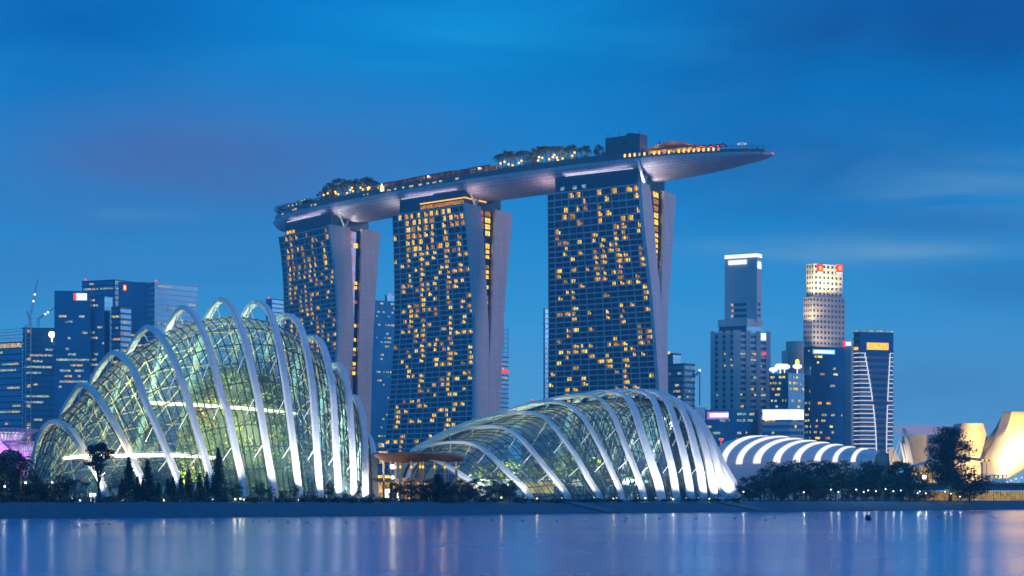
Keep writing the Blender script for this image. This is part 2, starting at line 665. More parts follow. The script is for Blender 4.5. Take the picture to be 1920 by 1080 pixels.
class Tower:
    def __init__(s, A, B, xL, xR, x2, x3, x4):
        s.A, s.B = V((*A, 0)), V((*B, 0))
        s.W = (s.B - s.A).length
        s.u = (s.B - s.A).normalized()
        s.b = V((-s.u.y, s.u.x, 0))
        if s.b.y < 0:
            s.b = -s.b
        s.tabs = (xL, xR, x2, x3, x4)
        s.key = {}
        zs = [ZT - 3.0 * k for k in range(61)]
        prev = None
        for z in zs:
            e, s1 = prev if prev else (0.0, 0.0)
            for _ in range(14):
                fL = lambda ee, ss: s.dpx(s.A - s.u * ee + s.b * ss, z, xL)
                fR = lambda ee, ss: s.dpx(s.A + s.u * (s.W + ee) + s.b * ss, z, xR)
                a0, b0, h_ = fL(e, s1), fR(e, s1), 0.2
                ja, jb = (fL(e + h_, s1) - a0) / h_, (fL(e, s1 + h_) - a0) / h_
                jc, jd = (fR(e + h_, s1) - b0) / h_, (fR(e, s1 + h_) - b0) / h_
                dt = ja * jd - jb * jc
                e -= 0.7 * (jd * a0 - jb * b0) / dt
                s1 -= 0.7 * (ja * b0 - jc * a0) / dt
            prev = (e, s1)
            r = [e, s1] + [s.solve(z, e, t) for t in (x2, x3, x4)]
            s.key[z] = r
        s.zs = sorted(s.key)

    def dpx(s, p, z, tab):
        q = V((p.x, p.y, z))
        px, row = pxrow(q)
        return px - interp(tab, row)

    def solve(s, z, e, tab):
        return bisect(lambda ss: s.dpx(s.A + s.u * (s.W + e) + s.b * ss, z, tab), -60, 110)

    def vals(s, z):
        z = max(s.zs[0], min(s.zs[-1], z))
        i = min(len(s.zs) - 2, int((z - s.zs[0]) / 3.0))
        t = (z - s.zs[i]) / 3.0
        return [a + (c_ - a) * t for a, c_ in zip(s.key[s.zs[i]], s.key[s.zs[i + 1]])]

    def fac(s, uf, z, out=0.0):
        e, s1 = s.vals(z)[:2]
        p = s.A + s.u * (-e + (s.W + 2 * e) * uf) + s.b * (s1 - out)
        return V((p.x, p.y, z))

    def end(s, ss, z, out=0.0):
        e = s.vals(z)[0]
        p = s.A + s.u * (s.W + e + out) + s.b * ss
        return V((p.x, p.y, z))


T3 = Tower((20.8, 930.5), (72.15, 900.0),
           [(363, 1027), (460, 1027.8), (620, 1028.6), (745, 1028), (940, 1026)],
           [(343, 1200.5), (420, 1206), (500, 1215.3), (560, 1222), (620, 1226.4), (720, 1234), (940, 1243)],
           [(347, 1215.3), (400, 1222), (487, 1229), (542, 1235), (564, 1237), (620, 1240.3), (720, 1242), (940, 1246)],
           [(346, 1243), (459, 1241), (540, 1238), (564, 1237), (620, 1240.3), (720, 1242), (940, 1246)],
           [(353, 1265.5), (487, 1257), (570, 1251), (620, 1248.8), (740, 1250), (940, 1256)])
T2 = Tower((-74.8, 1000.2), (-28.2, 964.0),
           [(403, 735.6), (456, 738.4), (552, 740), (620, 740), (658, 737), (736, 731.7), (829, 722), (940, 708)],
           [(383, 872.1), (456, 880), (533, 886), (600, 890), (658, 891), (735, 890), (787, 889), (940, 884)],
           [(387, 899.3), (456, 904.9), (528, 910), (606, 914), (670, 915.8), (735, 915), (774, 914.5), (940, 911)],
           [(384, 927.5), (456, 924.6), (540, 921.7), (620, 918.5), (670, 916), (735, 915.3), (774, 914.8), (940, 911.5)],
           [(389, 960), (480, 952), (565, 945), (620, 942), (671, 939), (772, 936), (940, 932)])
T1 = Tower((-158.3, 1084.8), (-118.9, 1040.0),
           [(444, 522.2), (489, 529), (544, 532), (584, 533), (700, 533), (940, 530)],
           [(423, 617.1), (489, 626.7), (544, 632), (589, 634), (640, 634), (672, 632), (940, 620)],
           [(426, 654.9), (489, 658), (544, 660), (622, 662), (662, 659.5), (713, 655), (940, 635)],
           [(423, 677), (489, 675.5), (555, 673.8), (622, 672), (703, 670.5), (744, 670), (940, 668)],
           [(426, 713), (500, 706.7), (567, 702), (622, 699), (683, 696), (744, 695), (940, 690)])


def panes(mbx, p00, p10, p11, p01, nrm, d, mi):
    """a thin lit pane standing d proud of a facade"""
    o = nrm * d
    f = [p00 + o, p10 + o, p11 + o, p01 + o]
    bk = [p00, p10, p11, p01]
    mbx.add(f + bk, [(0, 1, 2, 3), (0, 4, 5, 1), (1, 5, 6, 2), (2, 6, 7, 3), (3, 7, 4, 0)], mi)


def build_tower(T, seed, label, nb, dens, litcore, gold):
    rg = random.Random(seed)
    base = T.A + T.u * T.W / 2 + T.b * 20
    root = thing('hotel_tower', (base.x, base.y, GZ), label, 'hotel tower', 'three hotel towers under the roof deck')
    floors = []
    z = ZT
    k = 0
    while z > GZ + 3:
        h = 4.0 if k < 6 else 3.13
        floors.append((z, z - h))
        z -= h
        k += 1
    # facade, one connected stepped sheet
    mb = MB()
    prof_ = []
    for (zt, zb) in floors:
        prof_ += [(zt, 0.55, 0), (zt - 0.75, 0.55, 0), (zt - 0.75, 0.0, 1), (zb, 0.0, 0)]
    rows = [(T.fac(0, z_, o), T.fac(1, z_, o)) for z_, o, _ in prof_]
    for i in range(len(rows) - 1):
        a, c_ = rows[i], rows[i + 1]
        mb.quad(c_[0], c_[1], a[1], a[0], prof_[i][2])
    mb.build('facade', [M_BAND, M_HGLASS], root)
    mb = MB()
    for i in range(nb + 1):
        uf = min(0.998, max(0.002, i / nb))
        main = (i % 2 == 1) or i == nb
        hw = (0.24 if main else 0.12) / T.W
        out = 0.45 if main else 0.2
        rr_ = []
        for j in range(0, len(floors), 3):
            z_ = floors[j][0]
            rr_.append([T.fac(uf - hw, z_, -0.1), T.fac(uf + hw, z_, -0.1), T.fac(uf + hw, z_, out), T.fac(uf - hw, z_, out)])
        mb.rings(rr_)
    mb.build('fin_grid', M_BAND, root)
    # bodies of the two slabs and the recessed core
    mb = MB()
    r1, r2, r3 = [], [], []
    for z_ in [GZ - 1] + [GZ + (ZT - GZ) * t / 20 for t in range(1, 21)]:
        e, s1, s2, s3, s4 = T.vals(z_)
        L = lambda ss, du=0.0: V((*(T.A + T.u * (-e + du) + T.b * ss).xy, z_))
        R = lambda ss, du=0.0: V((*(T.A + T.u * (T.W + e - du) + T.b * ss).xy, z_))
        r1.append([L(s1 + .4), R(s1 + .4, .4), R(s2, .4), L(s2)])
        r2.append([L(s3), R(s3, .4), R(s4 - .1, .4), L(s4 - .1)])
        r3.append([L(s2 - .3, 3), R(s2 - .3, 2.2), R(s3 + .3, 2.2), L(s3 + .3, 3)])
    for r in (r1, r2):
        mb.rings(r)
    mb.build('slab_body', M_DARK, root)
    mb = MB()
    mb.rings(r3)
    mb.build('core_glazing', M_HGLASS, root)
    # pale end walls
    for (ia, ib) in ((1, 2), (3, 4)):
        mb = MB()
        rr_ = []
        for t in range(0, 41):
            z_ = GZ + (ZT + 0.8 - GZ) * t / 40
            vv = T.vals(min(z_, ZT))
            sa, sb = vv[ia] - (0.7 if ia == 1 else 0), vv[ib]
            if sb - sa < 0.3:
                sb = sa + 0.3
            rr_.append([T.end(sa, z_, 0.9), T.end(sb, z_, 0.9), T.end(sb, z_, -1.2), T.end(sa, z_, -1.2)])
        mb.rings(rr_)
        mb.build('end_wall', M_CONC, root)
    # lit rooms
    wsz = (.3, .38, .46) if nb == 10 else (.45, .55, .68, .68)
    wts = [rg.uniform(0.45, 1.5) for _ in range(nb)]
    wts[0] = 0.25
    cand = []
    for fi, (zt, zb) in enumerate(floors):
        if pxrow(T.fac(0.5, zb))[1] > 850:
            continue
        for bi in range(nb):
            p = dens(fi / len(floors)) * wts[bi]
            up = any(c_[0] == fi - 1 and c_[1] == bi for c_ in cand[-nb * 2:])
            if rg.random() < p * (1.35 if up else 0.92):
                cand.append((fi, bi))
    rg.shuffle(cand)
    rest = MB()
    nrm = -T.b
    for q, (fi, bi) in enumerate(cand):
        zt, zb = floors[fi]
        one = MB() if q < 72 else rest
        z0, z1 = zb + 0.2, zt - 1.05
        a = bi / nb + 0.10 / nb
        wv = 0.72 / nb
        side = 0.32 if rg.random() < 0.65 else 0.0
        big = rg.random()
        # flank in curtain light and a bright half
        hi_ = E_I['bright'] if big < gold else E_I['warm']
        if big > (0.55 if nb == 10 else 0.80):
            hi_ = E_I['amber']
        x0, x1 = a, a + wv * side
        x2 = min(a + wv, x1 + wv * rg.choice(wsz))
        xm = x1 + (x2 - x1) * rg.uniform(.35, .65)
        gp_ = 0.035 / nb
        panes(one, T.fac(x1, z0), T.fac(xm - gp_, z0), T.fac(xm - gp_, z1), T.fac(x1, z1), nrm, 0.07, hi_)
        zq = z1 - (z1 - z0) * rg.choice((0, 0, .25, .4))
        panes(one, T.fac(xm + gp_, z0), T.fac(x2, z0), T.fac(x2, zq), T.fac(xm + gp_, zq), nrm, 0.07, hi_ if rg.random() < .6 else rg.choice((0, 1, 2)))
        if side and rg.random() < 0.6:
            panes(one, T.fac(x0, z0), T.fac(x1 - 0.01 / nb, z0), T.fac(x1 - 0.01 / nb, z1), T.fac(x0, z1), nrm, 0.07, 2)
        if q < 72:
            one.build('window', E_LIST, root)
    # lit landings in the recessed core
    cc = []
    for fi, (zt, zb) in enumerate(floors):
        e, s1, s2, s3, s4 = T.vals(zb)
        if s3 - s2 < 2.0 or pxrow(T.end(s2, zb))[1] > 800:
            continue
        for half in (0, 1):
            if rg.random() < litcore(fi / len(floors), half):
                cc.append((fi, half))
    rg.shuffle(cc)
    for q, (fi, half) in enumerate(cc):
        zt, zb = floors[fi]
        e, s1, s2, s3, s4 = T.vals(zb)
        one = MB() if q < 27 else rest
        wdt = (s3 - s2)
        sa = s2 + wdt * (0.04 if half == 0 else 0.55)
        sb = s2 + wdt * (0.4 if half == 0 else 0.94)
        o_ = -2.2
        panes(one, T.end(sa, zb + .3, o_), T.end(sb, zb + .3, o_), T.end(sb, zt - .7, o_), T.end(sa, zt - .7, o_), T.u, 0.08, 3 if half == 0 else (1 if rg.random() < .6 else 2))
        if q < 27:
            one.build('window', E_LIST, root)
    if rest.v:
        kind(rest.build('window', E_LIST, root), 'stuff')
    # glazed crown and the struts that carry the roof deck
    mb = MB()
    e, s1, s2, s3, s4 = T.vals(ZT)

    def Q(du, ss, z_):
        return V((*(T.A + T.u * du + T.b * ss).xy, z_))
    rr_ = [[Q(3, 3.5, z_), Q(T.W - 3, 3.5, z_), Q(T.W - 3, s4 - 7, z_), Q(3, s4 - 7, z_)] for z_ in (ZT - 1, ZT + 3.4, ZT + 3.8, ZT + 7.2, ZT + 7.5, ZT + 9.5)]
    mb.rings(rr_)
    mb.build('crown', pm('crown_glass', (0.05, 0.11, 0.2), (0.02, 0.06, 0.12), 0.6, 0.45, metal=0.35), root)
    mb = MB()
    mb.obox(Q(T.W / 2, (s1 + s4) / 2, ZT - .4), T.u * (T.W / 2 - .5), T.b * ((s4 - s1) / 2 - .8), (0, 0, .4))
    mb.build('roof_slab', M_DARK, root)
    bs = Q(T.W - .8, s2 - 3.0, ZT + .5)
    for sg, zz in ((-1, 13.0), (1, 9.5)):
        mb = MB()
        mb.tube([bs, bs + T.b * 5.5 * sg + V((0, 0, zz)) - T.u * 1.5], 0.85, 8)
        mb.build('strut', M_BAND, root)
    T.root, T.Q, T.top = root, Q, (s1, s2, s3, s4)
    return root


E_LIST = [E_WARM, E_BRIGHT, E_AMBER, em('red_room_light', (1.0, 0.20, 0.03), 0.7, 0.7, 0.5)]
E_I = {'warm': 0, 'bright': 1, 'amber': 2}
build_tower(T3, 31, 'right-hand hotel tower, the nearest and broadest, with rows of yellow windows', 13,
            lambda t: 0.40, lambda t, h: (0.8 if h and t < 0.36 else 0.15), 0.25)
build_tower(T2, 52, 'middle hotel tower, densely lit near its top under a yellow light line', 12,
            lambda t: 0.58 if t < 0.13 else (0.42 if t < 0.5 else 0.30 if t < 0.78 else 0.44), lambda t, h: (0.6 if h and t < 0.3 else 0.1) if h else 0.55, 0.4)
build_tower(T1, 73, 'left-hand hotel tower, narrowest, behind the tall glass dome, with small amber windows', 10,
            lambda t: 0.55 if t < 0.2 else 0.5, lambda t, h: 0.45 if h else 0.75, 0.15)

# light lines on the crowns
for T, mm, z_, a, c_ in ((T1, E_LED, ZT + 9.7, 6, T1.W - 14), (T3, E_LED, ZT + 9.7, 10, T3.W - 6), (T2, E_LED, ZT + 9.7, 5, T2.W - 28)):
    mb = MB()
    mb.obox(T.Q((a + c_) / 2, 2.9, z_), T.u * (c_ - a) / 2, T.b * 0.2, (0, 0, 0.16))
    mb.build('light_strip', mm, T.root)
mb = MB()
mb.obox(T2.Q(T2.W * 0.66, 2.6, ZT + 4.9), T2.u * T2.W * 0.31, T2.b * 0.25, (0, 0, 0.3))
mb.obox(T2.Q(T2.W - 2.6, 13, ZT + 4.9), T2.u * 0.25, T2.b * 10.4, (0, 0, 0.3))
mb.build('light_strip', E_ORANGE, T2.root)
mb = MB()
for k in range(22):
    mb.obox(T2.Q(T2.W * (0.36 + 0.027 * k), 3.3, ZT + 2.6), T2.u * 0.55, T2.b * 0.25, (0, 0, 1.1))
o = mb.build('window', E_AMBER, T2.root)
kind(o, 'stuff')
for T, spots_ in ((T1, (6, 9, 13)), (T3, (8, 16, 22))):
    for du in spots_:
        mb = MB()
        mb.obox(T.Q(du, 3.3, ZT + 2.6), T.u * 1.2, T.b * 0.3, (0, 0, 1.0))
        mb.build('window', E_COOL if T is T3 else E_WARM, T.root)

# ================================================================ ROOF DECK
CN = [(57.2, 933.3), (-38.6, 998.7), (-122.9, 1076.3)]


def cy_(x):
    r = 0
    for i, (xi, yi) in enumerate(CN):
        t = yi
        for j, (xj, _) in enumerate(CN):
            if i != j:
                t *= (x - xj) / (xi - xj)
        r += t
    return r


XA, XB = -162.0, 146.0
NS = 80
CP = [V((XA + (XB - XA) * i / (NS - 1), 0, 0)) for i in range(NS)]
for p in CP:
    p.y = cy_(p.x)
SL = [0.0]
for i in range(1, NS):
    SL.append(SL[-1] + (CP[i] - CP[i - 1]).length)
STOT = SL[-1]


def deck_frame(s_):
    s_ = max(0, min(STOT, s_))
    i = 0
    while i < NS - 2 and SL[i + 1] < s_:
        i += 1
    t = (s_ - SL[i]) / (SL[i + 1] - SL[i])
    c_ = CP[i].lerp(CP[i + 1], t)
    tg = (CP[i + 1] - CP[i]).normalized()
    n = V((tg.y, -tg.x, 0))
    if n.y > 0:
        n = -n
    return c_, tg, n          # n points to the viewer's side


def hw(s_):
    w = 20.0
    if s_ < 55:
        w = 6.0 + 14.0 * math.sin(math.pi / 2 * s_ / 55)
    q = (s_ - (STOT - 115)) / 115
    if q > 0:
        w = 20.0 * math.sqrt(max(0.0, 1 - q ** 2.6)) + 0.35
    return w


def hd(s_):
    d = 10.0
    if s_ < 35:
        d = 3.5 + 6.5 * math.sqrt(1 - (1 - s_ / 35) ** 2)
    q = (s_ - (STOT - 100)) / 100
    if q > 0:
        d = 9.6 * (1 - q ** 2.3) + 1.0
    return d


RZ, DZ = 196.3, 198.2


def dk(s_, off, z):
    c_, tg, n = deck_frame(s_)
    q = c_ + n * off
    return V((q.x, q.y, z))


def dk_s(px, off=0.0):
    """distance along the deck at which the given offset line shows at this picture column"""
    return bisect(lambda s_: pxrow(dk(s_, off, DZ))[0] - px, 0, STOT)


mbase = dk(STOT * 0.5, 0, DZ)
park = thing('roof_deck', (mbase.x, mbase.y, RZ), 'long boat-shaped roof deck lying across the three hotel towers, pointed at its right end', 'roof deck')
mh = pm('hull_panel', (0.68, 0.60, 0.66), (0.60, 0.54, 0.60), 0.12, 0.5)
ht = mh.node_tree
hb = NB(ht)
uvn = hb.n('ShaderNodeTexCoord')
br = hb.n('ShaderNodeTexBrick')
ht.links.new(hb.mapping(uvn.outputs['UV'], (1, 1, 1)), br.inputs['Vector'])
br.inputs['Color1'].default_value = (1, 1, 1, 1)
br.inputs['Color2'].default_value = (0.86, 0.86, 0.88, 1)
br.inputs['Mortar'].default_value = (0.3, 0.3, 0.32, 1)
br.inputs['Scale'].default_value = 1.0
br.inputs['Mortar Size'].default_value = 0.09
br.inputs['Brick Width'].default_value = 3.6
br.inputs['Row Height'].default_value = 1.5
hp = ht.nodes['Principled BSDF']
old = hp.inputs['Base Color'].links[0].from_socket
hb.put(hp.inputs['Base Color'], hb.mix(1.0, old, br.outputs[0], 'MULTIPLY'))
mb = MB()
st = [STOT * i / 90 for i in range(91)]
nth = 22
for i in range(90):
    for j in range(nth):
        qd, uv = [], []
        for (ii, jj) in ((i, j), (i + 1, j), (i + 1, j + 1), (i, j + 1)):
            th = math.pi * jj / nth
            s_ = st[ii]
            qd.append(dk(s_, hw(s_) * math.cos(th), RZ - hd(s_) * math.sin(th) ** 0.85))
            uv.append((s_, 26 * jj / nth))
        mb.quad(*qd, 0, uv)
me_ = mb
hull = mb.build('hull', mh, park, True)
mb = MB()      # end caps, rim and deck floor
ring = [dk(s_, hw(s_), RZ) for s_ in st] + [dk(s_, -hw(s_), RZ) for s_ in reversed(st)]
ring2 = [V((p.x, p.y, RZ + 0.35)) for p in ring]
mb.rings([ring, ring2], 0, True)
cap = [dk(0, hw(0) * math.cos(math.pi * j / nth), RZ - hd(0) * math.sin(math.pi * j / nth) ** 0.85) for j in range(nth + 1)]
mb.add(cap, [tuple(range(nth + 1))], 0)
mb.build('rim', mh, park)
mb = MB()
rin = [dk(s_, max(.2, hw(s_) - 0.8), RZ + .36) for s_ in st[1:-1]] + [dk(s_, -max(.2, hw(s_) - 0.8), RZ + .36) for s_ in reversed(st[1:-1])]
hts = [3.2 if s_ < STOT - 70 else 1.4 for s_ in st[1:-1]]
hts = hts + hts[::-1]
M_PARA = pm('parapet_wall', (0.14, 0.17, 0.22), (0.10, 0.12, 0.17), 0.25, 0.4)
mb.rings([rin, [V((p.x, p.y, p.z + h_)) for p, h_ in zip(rin, hts)]], 0, False)
inn = [p + (dk(STOT / 2, 0, 0) - p) * 0 for p in rin]
mb.add([V((p.x, p.y, DZ)) for p in rin], [tuple(range(len(rin)))], 0)
mb.build('parapet', M_PARA, park)
# small lights let into the parapet
rg = random.Random(5)
for px in list(range(1172, 1352, 9)) + [520, 548, 553, 585, 592, 684, 690, 730, 742, 757, 772, 789, 803, 815, 827, 858]:
    s_ = dk_s(px, 19)
    w_ = hw(s_) - 0.55
    big = px > 1100
    mb = MB()
    c_, tg, n = deck_frame(s_)
    mb.obox(dk(s_, w_, RZ + (2.0 if big else 1.4)), tg * (0.5 if big else rg.uniform(.5, 1.6)), n * 0.15, (0, 0, 0.85 if big else 0.5))
    mb.build('deck_light', E_YELLOW if big and rg.random() < .8 else E_OFFW, park)
mb = MB()       # guard rail round the bow
for i in range(26):
    s_ = STOT - 68 + 66 * i / 25
    p = dk(s_, hw(s_) - 0.5, DZ)
    mb.tube([p, p + V((0, 0, 3.4 if i % 2 == 0 else 2.0))], 0.09, 4)
    p = dk(s_, -(hw(s_) - 0.5), DZ)
    mb.tube([p, p + V((0, 0, 2.2))], 0.08, 4)
for hz in (1.1, 1.9):
    mb.tube([dk(STOT - 68 + 66 * i / 25, hw(STOT - 68 + 66 * i / 25) - .5, DZ + hz) for i in range(26)], 0.07, 4)
mb.build('guard_rail', M_DARK, park)
mb = MB()
mb.sphere(dk(STOT - .4, 0, RZ + .2), 0.8)
mb.build('beacon', E_RED, park)
# floodlights on the tower roofs that wash the hull
for (T, du, ss, px, off, e_, col) in (
        (T3, T3.W - 1, .6, 1350, 8, 3600, (1, 0.93, 0.95)), (T3, T3.W - .8, 19, 1300, -4, 800, (1, 0.85, 0.88)),
        (T1, T1.W - 1, .6, 740, 8, 2300, (1, 0.95, 0.94)), (T1, T1.W - .8, 19, 715, -4, 600, (1, 0.92, 0.92)),
        (T2, T2.W - 1, .6, 1005, 8, 1700, (1, 0.76, 0.78)), (T2, 1, .6, 690, 8, 1500, (1, 0.92, 0.92)), (T3, 1, .6, 985, 8, 1500, (1, 0.74, 0.77))):
    tgt = dk(dk_s(px), off, RZ - 6)
    l = lamp('AREA', 'hull_floodlight', T.Q(du, ss, ZT + 1.4), e_, col, 2.4, tgt)
for T in (T1, T2, T3):
    l = lamp('AREA', 'soffit_light', T.Q(T.W * .5, 2.2, ZT + 9.9), 420, (0.85, 0.72, 1.0), 1.0)
    l.data.shape = 'RECTANGLE'
    l.data.size, l.data.size_y = T.W * .7, 0.5
    l.rotation_euler = Matrix((T.u, T.b * -1, T.u.cross(T.b * -1))).transposed().to_euler() if T.u.cross(T.b * -1).z < 0 else Matrix((T.u, T.b, T.u.cross(T.b))).transposed().to_euler()
    if (l.rotation_euler.to_matrix() @ V((0, 0, -1))).z < 0:
        l.rotation_euler = Matrix((T.u, -T.b, T.u.cross(-T.b))).transposed().to_euler()

# low stones at the waterline
rg = random.Random(41)
mb = MB()
for k in range(700):
    px = rg.uniform(-60, 1960)
    q = shore_pt(px, rg.uniform(-.6, 1.6), rg.uniform(-.05, .12))
    r_ = rg.uniform(.12, .42)
    rr_ = []
    for (zz, f) in ((-.4, .9), (.25, 1.0), (.62, .5)):
        rr_.append([q + V((r_ * f * (1 + .3 * rg.uniform(-1, 1)) * math.cos(2 * math.pi * j / 6) * 1.5, r_ * f * math.sin(2 * math.pi * j / 6), zz * r_)) for j in range(6)])
    mb.rings(rr_)
o = mb.build('shore_stones', pm('shore_stone', (.10, .17, .22), (.04, .09, .13), 1.2, .8))
kind(o, 'stuff')
o['label'] = 'small grey stones scattered along the waterline of the bank'
# ================================================================ GLASS DOMES
m = bpy.data.materials.new('dome_glass')
m.use_nodes = True
t_ = m.node_tree
t_.nodes.clear()
gb = NB(t_)
tr = gb.n('ShaderNodeBsdfTransparent')
tr.inputs[0].default_value = (0.62, 0.83, 0.86, 1)
gl = gb.n('ShaderNodeBsdfGlossy')
gl.inputs['Roughness'].default_value = 0.06
gl.inputs['Color'].default_value = (0.9, 0.95, 1.0, 1)
fr = gb.n('ShaderNodeLayerWeight')
fr.inputs[0].default_value = 0.5
mx = gb.n('ShaderNodeMixShader')
gb.put(mx.inputs[0], gb.math('ADD', gb.math('MULTIPLY', gb.math('POWER', fr.outputs[1], 4.0), 0.75), 0.09))
t_.links.new(tr.outputs[0], mx.inputs[1])
t_.links.new(gl.outputs[0], mx.inputs[2])
tl = gb.n('ShaderNodeBsdfTranslucent')
tl.inputs[0].default_value = (0.80, 0.90, 0.84, 1)
df = gb.n('ShaderNodeBsdfDiffuse')
df.inputs[0].default_value = (0.36, 0.62, 0.74, 1)
m2 = gb.n('ShaderNodeMixShader')
m2.inputs[0].default_value = 0.35
t_.links.new(tl.outputs[0], m2.inputs[1])
t_.links.new(df.outputs[0], m2.inputs[2])
m3 = gb.n('ShaderNodeMixShader')
m3.inputs[0].default_value = 0.11
t_.links.new(mx.outputs[0], m3.inputs[1])
t_.links.new(m2.outputs[0], m3.inputs[2])
ou = gb.n('ShaderNodeOutputMaterial')
t_.links.new(m3.outputs[0], ou.inputs[0])
M_GLASS = m


def rib_points(front, yA, dY, back=None):
    """3-D centre line of an arch from its front foot over the apex to the back foot"""
    rA, rF = front[0][1], front[-1][1]
    out = []
    XA = P(front[0][0], rA, yA)
    fr_, bk_ = [], []
    for px, row in front[1:]:
        t = math.sqrt(max(0, (row - rA) / (rF - rA)))
        q = P(px, row, yA - dY * t)
        fr_.append(q)
        if back is None:
            bk_.append(V((2 * XA.x - q.x, yA + dY * t, q.z)))
    if back is not None:
        for px, row in back:
            t = math.sqrt(max(0, (row - rA) / (rF - rA)))
            bk_.append(P(px, row, yA + dY * t))
    fr_[-1].z = GZ - 0.6
    bk_[-1].z = GZ - 0.6
    return list(reversed(fr_)) + [XA] + bk_


def conservatory(name, label, ribs3, shrink, wide, deep, nsub, nv, mull, ext, taper=None):
    c0 = sum((r[0] for r in ribs3), V()) / len(ribs3)
    root = thing(name, (c0.x, c0.y + 25, GZ), label, 'glass conservatory')
    NR = 41
    R = [catmull(r, NR) for r in ribs3]
    n = len(R)
    # outer arches
    lat = []
    for i in range(n):
        a, b_ = R[max(0, i - 1)], R[min(n - 1, i + 1)]
        f, ap, bk = R[i][0], R[i][NR // 2], R[i][-1]
        nn = (ap - f).cross(bk - f).normalized()
        if nn.x < 0:
            nn = -nn
        lat.append(nn)
    secs = []
    for i in range(n):
        C = (R[i][0] + R[i][-1]) / 2
        C.z = GZ - .6
        secs.append([C + (p - C) * shrink for p in R[i]])
    for i in range(n):
        mb = MB()
        wv = wide(i) if callable(wide) else wide
        mb.sweep(R[i], lat[i], wv, deep, 0, taper)
        rib = mb.build('arch', M_WHITE, root, True)
        rib.data.polygons.foreach_set('use_smooth', [False] * len(rib.data.polygons))
        # brackets that tie the arch to the glass shell, one connected bracket each
        for k in range(5, NR - 9, 4):
            p = R[i][k]
            a_ = secs[i][k + 1].lerp(secs[min(n - 1, i + 1)][k + 1], 0.3)
            c_ = secs[i][k - 1].lerp(secs[max(0, i - 1)][k - 1], 0.3)
            mb = MB()
            mb.tube([a_, p, c_], 0.15, 4)
            mb.build('strut', M_STRUT, rib)
    # glass shell, lofted through the shrunk arches, with pointed ends
    allsec = [ext[0](secs[0])] + secs + [ext[1](secs[-1])] if ext else secs
    S = []
    for k in range(NR):
        line = catmull([s_[k] for s_ in allsec], (len(allsec) - 1) * nsub + 1) if False else None
    m_ = len(allsec)
    for i in range(m_ - 1):
        for q in range(nsub):
            t = q / nsub
            row = []
            for k in range(NR):
                p0 = allsec[max(0, i - 1)][k]
                p1, p2 = allsec[i][k], allsec[i + 1][k]
                p3 = allsec[min(m_ - 1, i + 2)][k]
                row.append(0.5 * ((2 * p1) + (p2 - p0) * t + (2 * p0 - 5 * p1 + 4 * p2 - p3) * t * t + (3 * p1 - p0 - 3 * p2 + p3) * t ** 3))
            S.append(row)
    S.append(list(allsec[-1]))
    mb = MB()
    vs = [p for r in S for p in r]
    mb.add(vs, [(i * NR + k, i * NR + k + 1, (i + 1) * NR + k + 1, (i + 1) * NR + k) for i in range(len(S) - 1) for k in range(NR - 1)])
    sh = mb.build('glass_shell', M_GLASS, root, True)
    mb = MB()
    for i, row in enumerate(S):
        mb.tube(row, mull, 4, cap=False)
    for k in range(1, NR - 1, nv):
        mb.tube([r[k] for r in S], mull * 0.9, 4, cap=False)
    mb.build('glazing_bar_grid', M_MULL, sh)
    return root, R, S, sh


C1 = [  # tall dome: front legs of its twelve arches, from apex to foot
    [(102.7, 790), (130, 805), (151, 833.6), (170, 871), (189, 900), (205, 932)],
    [(154, 721), (179.5, 739), (198, 767.5), (217, 798), (236, 833.6), (250, 864), (267, 902), (280, 932)],
    [(214.6, 661.5), (239.6, 679), (256, 704), (267, 739), (278.6, 765), (295, 803), (314, 850), (330.6, 890), (347, 933)],
    [(277, 613.5), (300, 629), (316.7, 656), (331, 687.5), (344, 721), (366, 796), (382.5, 850), (399, 914), (404, 933)],
    [(343.7, 577), (366.7, 594), (381, 623), (396, 662.5), (415, 740), (426.7, 769), (440, 833), (453, 891), (462, 934)],
    [(414, 561.4), (431, 572.6), (443.5, 591), (456, 627.6), (466, 666), (476, 709), (486, 756), (500, 840), (511, 904), (516, 935)],
    [(480, 566.5), (498.5, 576.7), (508.7, 593), (519, 627.6), (529, 682.6), (537, 733.6), (551, 840), (559, 907), (563, 936)],
    [(535, 591), (553.6, 599), (566, 621.5), (576, 662), (584, 713), (589, 773), (594, 840), (599, 907), (601, 936)],
    [(584, 632.7), (600.4, 642), (610.6, 664), (618.8, 701), (625, 744), (630, 840), (634.5, 907), (635, 936)],
    [(629, 683.6), (643, 695), (649.3, 719), (654.4, 746), (661, 840), (664.5, 918), (665, 936)],
    [(661.5, 744), (675.5, 766.7), (682, 806.7), (684.5, 851), (685.5, 918), (686, 936)],
    [(688, 818), (698, 840), (701, 873), (704.5, 929), (705, 936)]]
DY1 = [12, 18, 23, 27, 30, 32, 32, 30, 27, 23, 17, 11]
B1 = [[(80, 807.6), (69.7, 838), (65, 874), (62, 905), (60, 932)], [(132, 748.6), (120.4, 770), (114.5, 791), (105, 835), (99, 880), (96, 932)]] + [None] * 10
ribs1 = [rib_points(f, 470.0, d, b_) for f, d, b_ in zip(C1, DY1, B1)]


def ext_to(px, z, Y, k):
    def f(sec):
        C = P(px, HY, Y)
        C.z = GZ - .6
        o = (sec[0] + sec[-1]) / 2
        return [C + (p - o) * k for p in sec]
    return f


dome1, R1, S1, sh1 = conservatory('glass_conservatory', 'tall glass dome at the left with twelve thin white arches and a planted hill inside', ribs1, 0.915, 1.75, 1.45, 5, 2, 0.17,
                                  (ext_to(66, 0, 466, 0.16), ext_to(697, 0, 470, 0.16)))

